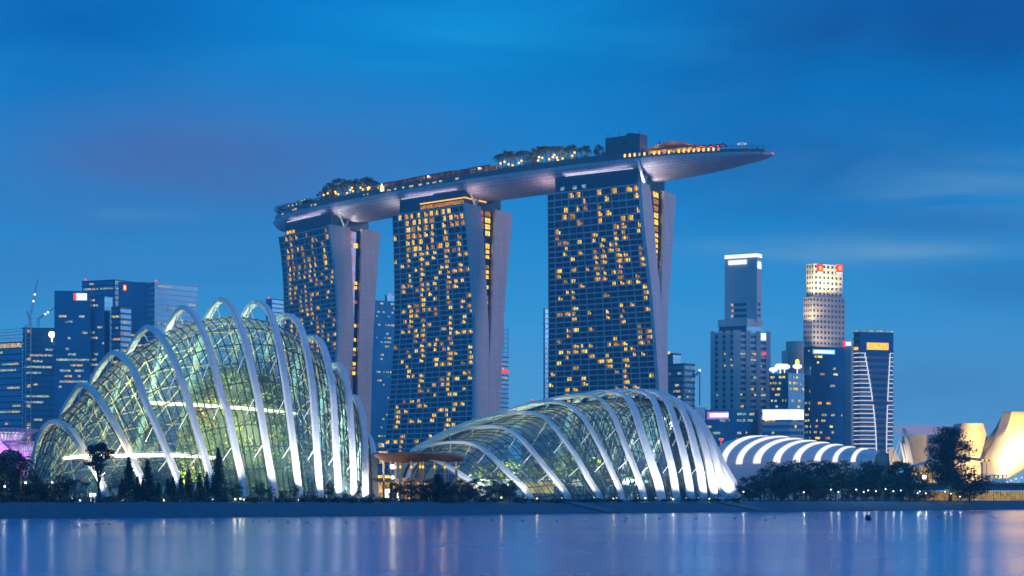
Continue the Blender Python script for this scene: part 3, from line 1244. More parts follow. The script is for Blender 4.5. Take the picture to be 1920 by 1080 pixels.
C2 = [  # low broad dome: front legs of thirteen arches
    [(800, 858), (819, 864), (835, 871.7), (851.5, 881), (865.7, 891), (884, 904), (900, 917.6), (921, 936)],
    [(855, 829), (876, 830), (892, 834), (908.5, 844), (925, 858.5), (941, 875), (957, 891), (969.6, 903), (982, 913.5), (1001, 936)],
    [(915, 800), (933, 800.5), (949, 803.5), (967, 813), (986.5, 832), (1005, 854), (1023, 877), (1041.5, 899), (1062, 926), (1068, 936)],
    [(985, 774), (1001, 775), (1019, 781), (1035, 795), (1051.6, 816), (1074, 846), (1090, 873), (1106.6, 903), (1121, 924), (1128, 936)],
    [(1030, 753), (1044, 754), (1062, 757.7), (1080, 769), (1096.5, 787), (1115, 818), (1133, 852), (1149, 889), (1162, 915.5), (1170, 936)],
    [(1092, 741), (1117, 744), (1137, 758.7), (1152, 782), (1170, 830), (1188.7, 875), (1203, 913.5), (1209, 936)],
    [(1128, 733.5), (1150, 735.5), (1165, 739), (1176.5, 746), (1188.7, 767), (1199, 799.5), (1209, 830), (1221, 866.7), (1233.5, 903), (1242, 936)],
    [(1165, 731), (1185, 732), (1205, 736), (1223, 746.5), (1233.5, 773), (1243.7, 814), (1252, 846), (1260, 879), (1270, 936)],
    [(1192, 731), (1211, 732), (1231, 737), (1246, 747), (1258, 769), (1268, 801.5), (1278.4, 838), (1286.5, 875), (1297, 936)],
    [(1213, 733), (1235, 735), (1252, 742), (1266, 750.6), (1278.4, 769), (1290.6, 795), (1303, 842), (1313, 883), (1320, 936)],
    [(1236, 740), (1258, 745), (1276, 755), (1292.6, 769), (1307, 795), (1319, 832), (1329, 873), (1341, 936)],
    [(1256, 750), (1275, 755), (1290.6, 765), (1309, 785), (1325, 816), (1337.5, 852), (1347.6, 893), (1360, 936)],
    [(1285, 766), (1300, 775), (1313, 789), (1329, 816), (1343.6, 846), (1358, 875), (1378, 909.5), (1394.5, 936)]]
B2 = [[(785, 862), (768, 885), (752, 936)],
      [(830, 830.5), (806, 836), (776, 846), (752, 885), (742, 936)],
      [(872, 803.5), (841, 814), (806, 829), (776, 846), (748, 882), (737, 936)],
      [(955, 774.5), (933, 777), (892, 789), (851, 804), (811, 824), (776, 846), (745, 880), (733, 936)],
      [(1000, 757), (960, 768), (925, 780), (880, 796), (835, 817), (790, 848), (757, 890), (742, 936)],
      [(1060, 745), (1021, 753), (975, 768), (925, 790), (880, 815), (838, 848), (805, 890), (792, 936)]] + [None] * 7
DY2 = [14, 24, 30, 34, 36, 37, 37, 36, 34, 31, 27, 22, 16]
ribs2 = [rib_points(f, 578.0, d, b_) for f, d, b_ in zip(C2, DY2, B2)]
wid2 = [2.4, 2.6, 2.7, 2.8, 2.9, 3.0, 3.1, 3.2, 3.4, 3.6, 3.8, 4.4, 4.6]
dome2, R2, S2, sh2 = conservatory('glass_conservatory', 'low broad glass dome at the centre with wide white arches sweeping down to the right', ribs2, 0.925, lambda i: wid2[i] * (.88 if i < 7 else .72), 1.1, 5, 2, 0.18, None, lambda t: 0.75 + 0.4 * abs(1 - 2 * t))
mb = MB()      # white sheeting between the last two arches
n_ = len(R2[0])
vs = []
for k in range(0, n_ - 8):
    a, c_ = R2[-2][k], R2[-1][k]
    vs += [a, a.lerp(c_, 0.5), c_]
mb.add(vs, [(3 * k + j, 3 * k + j + 1, 3 * k + j + 4, 3 * k + j + 3) for k in range(n_ - 9) for j in (0, 1)])
mb.build('end_sheeting', M_WHITE, dome2, True)

# inner lattice of the tall dome, tan, lit from below
mb = MB()
NRR = len(S1[0])
ns = len(S1)


def inner(i, k, f=0.965):
    row = S1[max(0, min(ns - 1, i))]
    C = (row[0] + row[-1]) / 2
    return C + (row[max(0, min(NRR - 1, k))] - C) * f


for s0 in range(-NRR, ns + NRR, 3):
    for sg in (1, -1):
        pts = []
        for k in range(int(NRR * .46), NRR, 1):
            fi = s0 + sg * k * 0.75
            i0 = math.floor(fi)
            if 0 <= i0 < ns - 1:
                pts.append(inner(i0, k).lerp(inner(i0 + 1, k), fi - i0))
        if len(pts) > 3:
            mb.tube(pts, 0.17, 4, cap=False)
for k in range(int(NRR * .46), NRR, 2):
    mb.tube([inner(i, k) for i in range(ns)], 0.13, 4, cap=False)
mb.build('lattice_frame', M_LATT, dome1)
mb = MB()
S1b = S2
for row in S2[::2]:
    C = (row[0] + row[-1]) / 2
    mb.tube([C + (p - C) * 0.965 for p in row], 0.22, 5, cap=False)
mb.build('lattice_frame', pm('grey_lattice', (.30, .33, .33), (.24, .27, .27), .5, .5), dome2)

# floodlights at the feet of the arches
def flood(px, Y, tgt, e_, col=(1.0, 0.98, 0.93), ang=75, place=''):
    p = P(px, HY, Y)
    p.z = GZ
    r = thing('floodlight', p)
    mb = MB()
    mb.tube([p, p + V((0, 0, 0.7))], 0.1, 5)
    mb.build('post', M_DARK, r)
    mb = MB()
    mb.sphere(p + V((0, 0, 0.95)), 0.17)
    mb.build('lens', E_WHITE, r)
    lamp('SPOT', 'light', p + V((0, 0, 1.3)), e_, col, 0.4, tgt, ang, 0.8, r)
    auto(r, 'small white floodlight shining up', 'small white floodlights', place, 'floodlight', 'floodlights at the feet of the arches', px)


for i in range(12):
    f, apx = R1[i][0], R1[i][12]
    off = V((-5.0, -9.0, 0)) if i > 2 else V((-3, -8, 0))
    p = f + off
    flood(pxrow(p)[0], p.y, R1[i][8], 30000 if i > 3 else 18000, place='along the front of the tall glass dome')
for i in range(13):
    f = R2[i][0]
    p = f + V((-3.0, -9.0, 0))
    flood(pxrow(p)[0], p.y, R2[i][9], 24000 if i < 8 else 20000, place='along the front of the low broad dome')

# ---------------------------------------------------------------- planted hill and walkways in the tall dome


def leaves(mbx, c, r, n, size, rg, flat=0.6, mi=0, lo=-1.0):
    """n leaf blades scattered through a lumpy ball"""
    for _ in range(n):
        while True:
            d = V((rg.uniform(-1, 1), rg.uniform(-1, 1), rg.uniform(lo, 1)))
            if 0.2 < d.length < 1:
                break
        p = c + V((d.x * r[0], d.y * r[1], d.z * r[2]))
        a = V((rg.uniform(-1, 1), rg.uniform(-1, 1), rg.uniform(-flat, flat))).normalized()
        b_ = a.cross(V((rg.uniform(-.5, .5), rg.uniform(-.5, .5), 1))).normalized()
        s_ = size * rg.uniform(0.6, 1.4)
        mbx.add([p - a * s_, p + b_ * s_ * 0.45, p + a * s_, p - b_ * s_ * 0.45], [(0, 1, 2, 3)], mi)


hc = P(448, HY, 482)
hc.z = GZ
hill = thing('planted_hill', hc, 'tall hill of green and yellow plants standing inside the tall glass dome', 'planted hill')
rg = random.Random(11)
hill_prof = [(0, 17.5), (8, 17), (16, 15.5), (24, 14), (31, 12), (37, 9), (40, 5)]
mb = MB()
rr_ = []
for z_, r_ in hill_prof:
    ring = []
    for k in range(28):
        an = 2 * math.pi * k / 28
        rad = r_ * (0.9 + 0.16 * mnoise.noise(V((math.cos(an) * 2, math.sin(an) * 2, z_ * 0.12))))
        ring.append(hc + V((rad * math.cos(an) * 1.12, rad * math.sin(an) * 0.8, z_)))
    rr_.append(ring)
mb.rings(rr_)
mb.build('rock_core', pm('hill_rock', (0.05, 0.07, 0.04), (0.09, 0.09, 0.06), 0.4, 0.9), hill, True)
mbs = [MB(), MB(), MB()]
for _ in range(300):
    z_ = rg.uniform(0, 39)
    r_ = interp(hill_prof, z_)
    an = rg.uniform(math.pi * 0.95, math.pi * 2.1)
    p = hc + V((r_ * math.cos(an) * 1.12, r_ * math.sin(an) * 0.82, z_))
    u_ = rg.random()
    leaves(mbs[0 if u_ < .78 else 1 if u_ < 0.93 else 2], p, (1.9, 1.3, 1.5), 34, 0.5, rg, 0.9)
kind(mbs[0].build('foliage', M_INLEAF, hill), 'stuff')
kind(mbs[1].build('foliage', M_YLEAF, hill), 'stuff')
kind(mbs[2].build('flower_cover', M_FLOWER, hill), 'stuff')


def walkway(label, pts, w=1.8):
    r = thing('walkway', pts[0], label, 'walkway', 'lit walkways inside the tall dome')
    mb = MB()
    mb.sweep(pts, V((0, 1, 0)), w, 0.35)
    mb.build('deck', M_CONCR, r)
    mb = MB()
    mb.tube([p + V((0, -w / 2 - .1, 0.35)) for p in pts], 0.55, 6)
    mb.build('light_strip', E_STRIP, r)
    mb = MB()
    for p in pts:
        mb.tube([p + V((0, -w / 2, .2)), p + V((0, -w / 2, 1.3))], 0.05, 4)
    mb.tube([p + V((0, -w / 2, 1.3)) for p in pts], 0.06, 4)
    mb.build('railing', M_STRUT, r)
    for t in (.15, .4, .62, .87):
        q_ = pts[int(t * (len(pts) - 1))]
        lamp('SPOT', 'walkway_lamp', q_ + V((0, -.5, 1.0)), 5000, (1, .8, .38), .6, q_ + V((0, 12, -3)), 170, .4, r)
    return r


walkway('upper bright walkway crossing the planted hill in the tall glass dome',
        catmull([P(283, 758, 470), P(350, 761, 458), P(430, 766, 455), P(500, 772, 457), P(556, 779, 470)], 24))
walkway('lower bright walkway passing low across the left of the tall glass dome',
        catmull([P(122, 862, 468), P(160, 858.5, 458), P(220, 857, 454), P(300, 856, 452), P(360, 857.5, 452), P(412, 862, 458)], 26))
for (px, row, Y, e_, c_) in ((330, 800, 462, 26000, (1, .88, .5)), (440, 800, 460, 26000, (1, .9, .55)), (520, 830, 462, 18000, (.95, .95, .7)),
                             (230, 860, 471, 20000, (1, .84, .45)), (150, 890, 470, 12000, (1, .84, .45)), (340, 890, 462, 15000, (1, .86, .4)), (420, 680, 466, 12000, (0.9, 1, .8)),
                             (600, 840, 470, 14000, (.7, .95, 1.0)), (640, 890, 470, 9000, (.7, .95, 1.0)), (260, 760, 474, 20000, (1, .86, .55)), (540, 900, 460, 12000, (.9, 1, .8)), (320, 690, 474, 12000, (.9, .95, .75))):
    q_ = P(px, row, Y)
    lamp('SPOT', 'garden_light', q_, e_ * 1.35, (c_[0], c_[1], c_[2] * .88), 1.5, q_ + V((0, 10, 2.5)), 165, 0.5)
for (px, row, Y, e_, c_) in ((880, 900, 572, 9000, (1, .85, .5)), (960, 880, 572, 12000, (1, .86, .5)), (1050, 880, 566, 15000, (1, .88, .55)), (1120, 850, 570, 15000, (1, .9, .6)),
                             (1180, 900, 572, 11000, (.9, .9, .9)), (1230, 860, 574, 10000, (.85, .95, 1)), (1280, 900, 578, 8000, (.85, .92, 1)), (1000, 830, 578, 10000, (1, .92, .7))):
    q_ = P(px, row, Y)
    lamp('SPOT', 'garden_light', q_, e_ * 1.35, (c_[0], c_[1], c_[2] * .88), 1.5, q_ + V((0, 10, 2.5)), 165, 0.5)
# ================================================================ SKYLINE
M_TGLASS = pm('tower_glass', (0.08, 0.32, 0.52), (0.06, 0.25, 0.44), 0.06, 0.25, metal=0.75)
M_TDARK = pm('tower_dark_glass', (0.045, 0.22, 0.40), (0.03, 0.16, 0.32), 0.06, 0.28, metal=0.75)
M_TBAND = pm('tower_band', (0.08, 0.14, 0.20), (0.06, 0.10, 0.16), 0.2, 0.5)
M_GREYB = pm('grey_cladding', (0.66, 0.69, 0.72), (0.58, 0.61, 0.64), 0.1, 0.6)
M_BEIGE = pm('beige_cladding', (0.62, 0.53, 0.46), (0.55, 0.47, 0.42), 0.1, 0.65)
M_PALEB = pm('pale_band', (0.66, 0.67, 0.70), (0.58, 0.60, 0.63), 0.2, 0.5)
M_BROWNB = pm('brown_band', (0.42, 0.30, 0.27), (0.36, 0.26, 0.24), 0.2, 0.6)


class Office:
    """a tower block with two visible faces meeting at a front corner"""
    def __init__(s, name, label, px0, pxc, px1, Y, rowT, glass, band, fh=4.0, bh=1.2, out=0.35, dl=0.5, dr=0.9, cat='office tower', rowB=None, zb=None):
        s.C = V(((pxc - 960) / F * Y, Y, 0))
        wl = (pxc - px0) / F * Y
        wr = (px1 - pxc) / F * Y
        yl, yr = Y + wl * dl, Y + wr * dr
        s.L = V(((px0 - 960) / F * yl, yl, 0))
        s.R = V(((px1 - 960) / F * yr, yr, 0))
        if (s.L - s.C).length < 1:
            s.L = s.C + V((0.3, 12, 0))
        if (s.R - s.C).length < 1:
            s.R = s.C + V((-0.3, 12, 0))
        s.K = s.L + s.R - s.C
        s.zt = H + (HY - rowT) * Y / F
        s.zb = GZ - 1 if zb is None else zb
        s.Y, s.fh, s.bh = Y, fh, bh
        s.cen = (s.C + s.K) / 2
        s.name = name
        s.root = thing(name, (s.cen.x, s.cen.y, s.zb), label, cat) if label else None
        s.floors = []
        z = s.zt
        while z > s.zb + fh:
            s.floors.append((z, z - fh))
            z -= fh
        s.out = out
        s.glass, s.band = glass, band

    def ring(s, z, o=0.0):
        def off(p):
            d = (p - s.cen)
            return V((p.x, p.y, z)) + d.normalized() * o * 1.4
        return [off(s.C), off(s.R), off(s.K), off(s.L)]

    def wall(s, parent=None, name='wall'):
        rr_ = []
        rows = []
        for zt, zb in reversed(s.floors):
            rows += [(zb, 0.0), (zt - s.bh, 0.0), (zt - s.bh, s.out), (zt, s.out)]
        rr_ = [s.ring(s.zb, 0)] + [s.ring(z, o) for z, o in rows]
        mb = MB()
        mb.rings(rr_, 0, True)
        n = 4
        for i in range(len(rr_) - 1):
            z0, z1 = rr_[i][0].z, rr_[i + 1][0].z
            band = (i > 0 and (i - 1) % 4 in (1, 2, 3))
            for k in range(n):
                mb.mi[i * n + k] = 1 if band else 0
        mb.mi[-1] = 1
        return mb.build(name, [s.glass, s.band], parent or s.root)

    def face(s, f, u, z, o=0.0):
        a, c_ = (s.L, s.C) if f == 0 else (s.C, s.R)
        p = a.lerp(c_, u)
        t = (c_ - a).normalized()
        n = V((t.y, -t.x, 0))
        if n.dot(p - s.cen) < 0:
            n = -n
        return V((p.x, p.y, z)) + n * (o + s.out * 0.6), n

    def pane(s, f, u0, u1, z0, z1, mm, name='window', o=0.25, parent=None):
        mb = MB()
        a, n = s.face(f, u0, z0)
        c_, _ = s.face(f, u1, z0)
        d, _ = s.face(f, u1, z1)
        e, _ = s.face(f, u0, z1)
        panes(mb, a, c_, d, e, n, o, 0)
        return mb.build(name, mm, parent or s.root)

    def lit(s, seed, n, mats, faces=(0, 1), zlo=0.0, zhi=1.0, run=(0.03, 0.2), rows=None):
        rg = random.Random(seed)
        nf = len(s.floors)
        favour = rows or [rg.randrange(nf) for _ in range(max(3, nf // 5))]
        for _ in range(n):
            fi = rg.choice(favour) if rg.random() < 0.55 else rg.randrange(nf)
            zt, zb = s.floors[fi]
            q = 1 - fi / nf
            if not (zlo <= q <= zhi) or HY - F * (zb - H) / s.Y > 880:
                continue
            f = rg.choice(faces)
            w = rg.uniform(*run)
            u = rg.uniform(0.03, 0.97 - w)
            zz = zb + .5
            s.pane(f, u, u + w, zz, min(zt - s.bh - .2, zz + 1.5), rg.choice(mats))

    def sign(s, f, px0, px1, row0, row1, mm, name='sign', o=0.6, depth=0):
        """a lit panel on a face, placed by where it shows"""
        def uof(px):
            return bisect(lambda u: pxrow(s.face(f, u, 50)[0])[0] - px, 0, 1)
        u0, u1 = uof(px0), uof(px1)
        yy = s.face(f, (u0 + u1) / 2, 0)[0].y
        z0, z1 = H + (HY - row1) * yy / F, H + (HY - row0) * yy / F
        return s.pane(f, u0, u1, z0, z1, mm, name, o)

    def parapet(s, h=2.5, ins=0.0, mm=None):
        mb = MB()
        mb.rings([s.ring(s.zt + .01, -0.4 - ins), s.ring(s.zt + h, -0.4 - ins)])
        return mb.build('roof_plant', mm or s.band, s.root)

    def beacon(s, u=0.5, f=0, r=0.9):
        p, _ = s.face(f, u, s.zt + 1.2, -1.5)
        mb = MB()
        mb.tube([p - V((0, 0, 1.3)), p], 0.25, 5)
        mb.sphere(p, r, 0)
        return mb.build('beacon', E_RED, s.root)


OFF = [E_OFF, E_OFF, E_OFFW, E_COOL]
WRM = [E_OFFW, E_WARM, E_AMBER, E_OFF]

# ---- left side
a = Office('unfinished_building', 'low unfinished building with lit floors at the far left edge, scaffolding on its roof', -60, 42, 46, 1230, 640, M_TGLASS, M_TBAND, 4.6, 1.0)
a.wall()
a.lit(3, 60, [E_OFF, E_OFFW, E_OFF, E_COOL], (0,), run=(0.05, 0.22))
mb = MB()
for k in range(9):
    u = 0.3 + 0.085 * k
    p, _ = a.face(0, u, a.zt, -1)
    mb.tube([p, p + V((0, 0, 9 + (k % 3)))], 0.22, 4)
    mb.tube([p + V((0, 6, 0)), p + V((0, 6, 8))], 0.22, 4)
for z_ in (2.5, 5, 7.5, 9.5):
    mb.tube([a.face(0, 0.3, a.zt + z_, -1)[0], a.face(0, 1.0, a.zt + z_ + .6, -1)[0] + V((4, 0, 0))], 0.2, 4)
mb.build('scaffold', M_STRUT, a.root)
a.sign(0, 1, 40, 644, 652, E_OFFW, 'site_light')

c_ = Office('unfinished_tower', 'dark unfinished tower with a lit hoist shaft and two cranes on its roof', 42, 43, 103, 1200, 614, M_TDARK, M_TBAND, 4.4, 1.1, dr=0.15)
c_.wall()
c_.lit(8, 60, [E_OFF, E_OFF, E_OFFW, E_COOL], (1,), run=(0.08, 0.3), zhi=0.9)
mb = MB()
h0 = P(48, 614, 1193)
h1 = P(58, 614, 1193)
for x_ in (h0.x, h1.x):
    mb.tube([V((x_, 1193, GZ)), V((x_, 1193, h0.z + 2))], 0.35, 4)
for k in range(44):
    z_ = GZ + k * 3.0
    mb.tube([V((h0.x, 1193, z_)), V((h1.x, 1193, z_ + 1.5))], 0.2, 4)
mb.build('hoist_shaft', M_STRUT, c_.root)
for k, z_ in enumerate((4, 10, 13, 16, 20, 23, 26, 40, 55, 75, 96)):
    mb = MB()
    mb.obox((( h0.x + h1.x) / 2, 1194.5, GZ + 30 + z_), (1.4, 0, 0), (0, .3, 0), (0, 0, 1.1))
    mb.build('site_light', E_OFFW, c_.root)
mb = MB()
mb.sphere(P(97, 627, 1190), 2.4)
mb.tube([P(97, 627, 1190), P(97, 640, 1196)], 0.4, 5)
mb.build('site_light', em('site_flood_light', (1.0, 0.80, 0.42), 6.0), c_.root)


def crane(label, base, tip, counter):
    r = thing('tower_crane', base, label, 'crane', 'tower cranes on the unfinished tower')
    mb = MB()
    for dx_ in (-0.8, 0.8):
        mb.tube([base + V((dx_, 0, 0)), base + V((dx_, 0, 6))], 0.3, 4)
    mb.tube([base + V((-.8, 0, 1)), base + V((.8, 0, 3)), base + V((-.8, 0, 5))], 0.2, 4)
    mb.build('mast', M_GREYB, r)
    b2 = base + V((0, 0, 6))
    mb = MB()
    n_ = 16
    for k in range(n_):
        a_, d_ = b2.lerp(tip, k / n_), b2.lerp(tip, (k + 1) / n_)
        sg = 0.7 if k % 2 else -0.7
        mb.tube([a_ + V((sg, 0, 0)), d_ + V((-sg, 0, 0))], 0.16, 4)
    for sg in (-.7, .7):
        mb.tube([b2 + V((sg, 0, 0)), tip + V((sg * .4, 0, 0))], 0.22, 4)
    mb.build('jib', M_GREYB, r)
    mb = MB()
    mb.tube([b2, counter], 0.7, 5)
    mb.tube([counter, tip.lerp(b2, 0.12)], 0.1, 4)
    mb.build('counter_jib', M_GREYB, r)
    for t in (0.45, 0.62):
        mb = MB()
        mb.sphere(b2.lerp(tip, t), 0.9)
        mb.build('work_light', E_WHITE, r)
    return r


crane('tall luffing crane with a steep jib on the unfinished tower', P(56, 613, 1200), P(71, 524, 1200), P(50, 584, 1200))
crane('short luffing crane with a low jib beside the dark glass block', P(72, 613, 1203), P(101, 578, 1203), P(70, 597, 1203))

d = Office('office_tower', 'dark glass block at the left with a white and red glowing sign at its top', 102, 169, 171, 1180, 546, M_TDARK, M_TDARK, 4.0, 0.8, 0.15, dl=-0.12)
d.wall()
d.lit(21, 95, OFF, (0,), zlo=0.1, zhi=0.9, run=(0.04, 0.3), rows=[12, 14, 16, 27, 28, 32, 33, 37])
d.sign(0, 138, 143, 550, 563, E_RED)
d.sign(0, 143.3, 163, 550, 563, E_SIGN)
e = Office('office_tower', 'narrow dark glass block joined right of the block with the white sign', 169, 196, 211, 1188, 556, M_TDARK, M_TDARK, 4.0, 0.8, 0.15, dl=-0.05)
e.wall()
e.lit(22, 50, OFF, (0,), run=(0.1, 0.5), rows=[12, 14, 26, 28])
f_ = Office('office_tower', 'tall dark tower behind with a bright lit right flank and red corner sign', 154, 216, 246, 1320, 524, M_TDARK, M_TBAND, 4.2, 0.9, dl=0.35)
f_.wall()
for k in range(8):
    zt, zb = f_.floors[k]
    f_.pane(1, 0.05, min(0.97, 1.0 - 0.11 * k), zb + .3, zt - 1.1, E_COOL)
f_.beacon(0.08)
f_.lit(5, 60, OFF, (0,), zlo=.5)
g_ = Office('office_tower', 'slope-topped dark tower carrying a red and yellow sign beside the ribbed tower', 222, 225, 278, 1280, 528, M_TDARK, M_TDARK, 4.0, 0.9, .15, dr=0.2)
g_.wall()
g_.sign(1, 231, 237, 534, 545, E_RED)
g_.sign(1, 232.5, 236, 536, 543, E_YELLOW, o=0.9)
g_.lit(9, 60, WRM, (1,), zlo=0.35, zhi=.8, run=(.1, .5), rows=[12, 13, 14, 20])
h_ = Office('office_tower', 'wide tower with pale horizontal ribs at the right end of the left-hand skyline', 278, 290, 370, 1250, 529, M_TDARK, M_PALEB, 4.2, 0.7, 0.5, dl=.8, dr=0.75)
h_.wall()
h_.beacon(0.05, 1)
h_.lit(44, 50, [E_OFF, E_COOL], (1,), zlo=.45, run=(.05, .3))
i_ = Office('office_tower', 'low round-fronted dark block with amber windows rising between the dark towers', 209, 226, 246, 1180, 575, M_TDARK, M_TBAND, 4.2, 1.4, .3)
i_.wall()
i_.lit(12, 80, WRM, (0, 1), run=(.2, .7), zlo=.3)
# ---- between the hotel towers
j_ = Office('office_tower', 'small dark tower with a red corner light peeping out left of the left-hand hotel tower', 499, 510, 540, 1500, 560, M_TDARK, M_TBAND, 4.0, 1.0)
j_.wall()
j_.lit(4, 30, WRM, (1,), run=(.2, .6), rows=[8, 9])
j_.beacon(0.3)
k_ = Office('office_tower', 'pale blue glass tower with scattered lights between the left and middle hotel towers', 690, 704, 742, 1420, 563, M_TGLASS, M_TGLASS, 3.8, 0.7, .2, dl=.9, dr=.5)
k_.wall()
k_.lit(6, 95, [E_OFF, E_OFFW, E_OFFW, E_COOL, E_WARM], (1,), run=(.04, .14))
k2 = Office('office_tower', 'dark tower with red beacons showing just left of the middle hotel tower', 722, 726, 760, 1500, 553, M_TDARK, M_TDARK, 4, .8)
k2.wall()
k2.beacon(.2, 1)
l_ = Office('unfinished_tower', 'slim tower under construction with an open frame, right of the middle hotel tower', 925, 936, 953, 1400, 668, M_TDARK, M_TBAND, 4, 1.0)
l_.wall()
l_.lit(7, 24, OFF, (1,), run=(.2, .5))
mb = MB()
for u in (0.05, 0.5, 0.95):
    p, _ = l_.face(1, u, l_.zt)
    mb.tube([p, p + V((0, 0, 25))], 0.4, 4)
for z_ in range(0, 26, 4):
    mb.tube([l_.face(1, .05, l_.zt + z_)[0], l_.face(1, .95, l_.zt + z_)[0]], 0.35, 4)
mb.build('open_frame', M_GREYB, l_.root)
l_.sign(1, 940, 953, 694, 699, E_RED, 'site_light')
m_ = Office('office_tower', 'sliver of a banded glass tower just left of the right-hand hotel tower', 1019, 1022, 1040, 1350, 578, M_TGLASS, M_PALEB, 4.2, .8)
m_.wall()
n_ = thing('low_building', P(1000, HY, 1100), 'low dark roof with a red light peeping over the low broad glass dome', 'building')
mb = MB()
pts_ = [P(978, 760, 1100), P(997, 752, 1100), P(1012, 752, 1100), P(1028, 762, 1100)]
mb.rings([[V((p.x, p.y, GZ)) for p in pts_] + [V((p.x, p.y + 20, GZ)) for p in reversed(pts_)], pts_ + [p + V((0, 20, 0)) for p in reversed(pts_)]])
mb.build('roof', M_TDARK, n_)
mb = MB()
mb.sphere(P(998, 750.5, 1101), 0.7)
mb.build('beacon', E_RED, n_)
# ---- right side
o_ = Office('office_tower', 'banded tower with a bright corner light just right of the right-hand hotel tower', 1236, 1284, 1302, 1080, 681, M_TGLASS, M_TBAND, 4.0, 1.5, .3)
o_.wall()
o_.lit(13, 70, OFF, (0, 1), run=(.05, .15))
o2 = Office('roof_storey', None, 1236, 1262, 1276, 1092, 662, M_TGLASS, M_TBAND, 4.0, 1.2, zb=o_.zt)
o2.wall(o_.root, 'roof_storey')
o_.sign(0, 1247, 1256, 659, 664, E_BRIGHT, 'sign', 0.4)
mb = MB()
for k in range(30):
    z_ = o_.zt - 2 - k * 3.2
    p, n = o_.face(0, 0.985, z_)
    mb.obox(p + n * .3, (0.5, 0, 0), (0, .3, 0), (0, 0, .9))
mb.build('corner_trim', M_PALEB, o_.root)
mb = MB()
p = P(1312, 700, 1085)
mb.tube([P(1312, 760, 1085), p], 0.5, 5)
mb.tube([P(1303, 704, 1085), P(1312, 697, 1085)], 1.0, 5)
mb.build('roof_mast', M_GREYB, o_.root)
mb = MB()
mb.sphere(P(1312, 694.5, 1085), 0.9)
mb.build('beacon', E_WHITE, o_.root)
o3 = Office('office_block', 'grid-fronted lower block right of the banded tower with the bright corner light', 1285, 1302, 1325, 1060, 763, M_TDARK, M_PALEB, 4, .8)
o3.wall()
o3.lit(17, 16, WRM, (0, 1), run=(.1, .3))

# tall slab tower on a broad eight-sided base
q_ = Office('office_tower', 'tall slim grey tower with a glowing white roof line above a broad banded base', 1336, 1381, 1441, 1120, 622, M_TDARK, M_GREYB, 4.1, 2.1, .5, dl=.5, dr=.45)
q_.wall()
q_.lit(18, 85, [E_OFF, E_OFF, E_OFFW, E_WARM], (0, 1), run=(.05, .16), zhi=.98)
for f in (0, 1):
    for u in (0.03, 0.34, 0.66, 0.97):
        mb = MB()
        a0, n = q_.face(f, u, GZ)
        mb.obox(a0 + n * 0.5 + V((0, 0, (q_.zt + 1 - GZ) / 2)), (1.6, 0, 0), (0, .8, 0), (0, 0, (q_.zt + 1 - GZ) / 2))
        mb.build('pier', M_GREYB, q_.root)
q2 = Office('middle_block', None, 1348, 1400, 1428, 1128, 597, M_TDARK, M_GREYB, 9.0, 5.0, .5, zb=q_.zt)
q2.wall(q_.root, 'middle_block')
q3 = Office('upper_shaft', None, 1359, 1419, 1427.5, 1132, 479, M_GREYB, M_GREYB, 4.0, 1.6, .12, dl=.42, dr=1.6, zb=q2.zt - 2)
q3.root = q_.root
q3.wall(q_.root, 'upper_shaft')
for k in range(6, 30):
    if k >= len(q3.floors):
        break
    zt, zb = q3.floors[k]
    if k > 7:
        q3.pane(0, 0.30, 0.68, zb + .9, zt - 1.2, M_TDARK, 'window_band')
        q3.pane(0, 0.20, 0.27, zb + .9, zt - 1.2, E_OFFW, 'window')
        q3.pane(1, .25, .75, zb + .9, zt - 1.2, M_TDARK, 'window_band')
q3.sign(0, 1366, 1400, 488, 496, E_SIGN)
q3.pane(0, 0.0, 1.0, q3.zt - 1.0, q3.zt + 1.4, E_WHITE, 'roof_light_line', .5)
q3.pane(1, 0.0, 1.0, q3.zt - 1.0, q3.zt + 1.4, E_WHITE, 'roof_light_line', .5)
q3.pane(1, .1, .9, q3.zt - 9, q3.zt - 4, E_SIGN, 'sign', .4)
q_.sign(1, 1426, 1437, 625, 638, E_SIGN)
q_.sign(1, 1430, 1437, 661, 666, E_RED)

# stepped beige tower
r_ = Office('office_tower', 'stepped beige tower floodlit yellow below a crown with two red signs', 1507, 1528, 1584, 1180, 650, M_BEIGE, M_BEIGE, 4.0, 2.0, .1, dl=.6, dr=.5)
r_.wall()
up1 = Office('middle_block', None, 1506.5, 1523, 1584, 1184, 556, M_BEIGE, M_BEIGE, 4.0, 2.0, .1, dl=.6, dr=.5, zb=r_.zt)
up2 = Office('upper_block', None, 1512, 1526, 1579.5, 1188, 494, M_BEIGE, M_BEIGE, 4.0, 2.0, .1, dl=.6, dr=.5, zb=up1.zt)
up1.root = up2.root = r_.root
up1.wall(r_.root, 'middle_block')
up2.wall(r_.root, 'upper_block')
for blk, ncol in ((r_, 8), (up1, 9), (up2, 7)):
    mb = MB()
    for zt, zb in blk.floors:
        if HY - F * (zb - H) / blk.Y > 660:
            continue
        for f, nc in ((0, ncol // 2), (1, ncol)):
            for k in range(nc):
                u0 = (k + .25) / nc
                a0, n = blk.face(f, u0, zb + .9)
                a1, _ = blk.face(f, u0 + .5 / nc, zb + .9)
                panes(mb, a0, a1, a1 + V((0, 0, 1.9)), a0 + V((0, 0, 1.9)), n, 0.12, 0)
    kind(mb.build('window', M_TDARK, r_.root), 'stuff')
for (f, x0, x1, y0, y1, mm) in ((1, 1531.5, 1542, 496, 510, E_RED), (1, 1535, 1539, 499.5, 507, E_BRIGHT), (1, 1568, 1579, 496, 510, E_RED), (1, 1571.5, 1576, 499.5, 507, E_BRIGHT),
                               (1, 1533, 1541, 509.5, 512, E_WHITE), (1, 1568, 1578, 511, 514, E_WHITE)):
    up2.sign(f, x0, x1, y0, y1, mm, 'sign', .6 if mm is E_RED else .9)
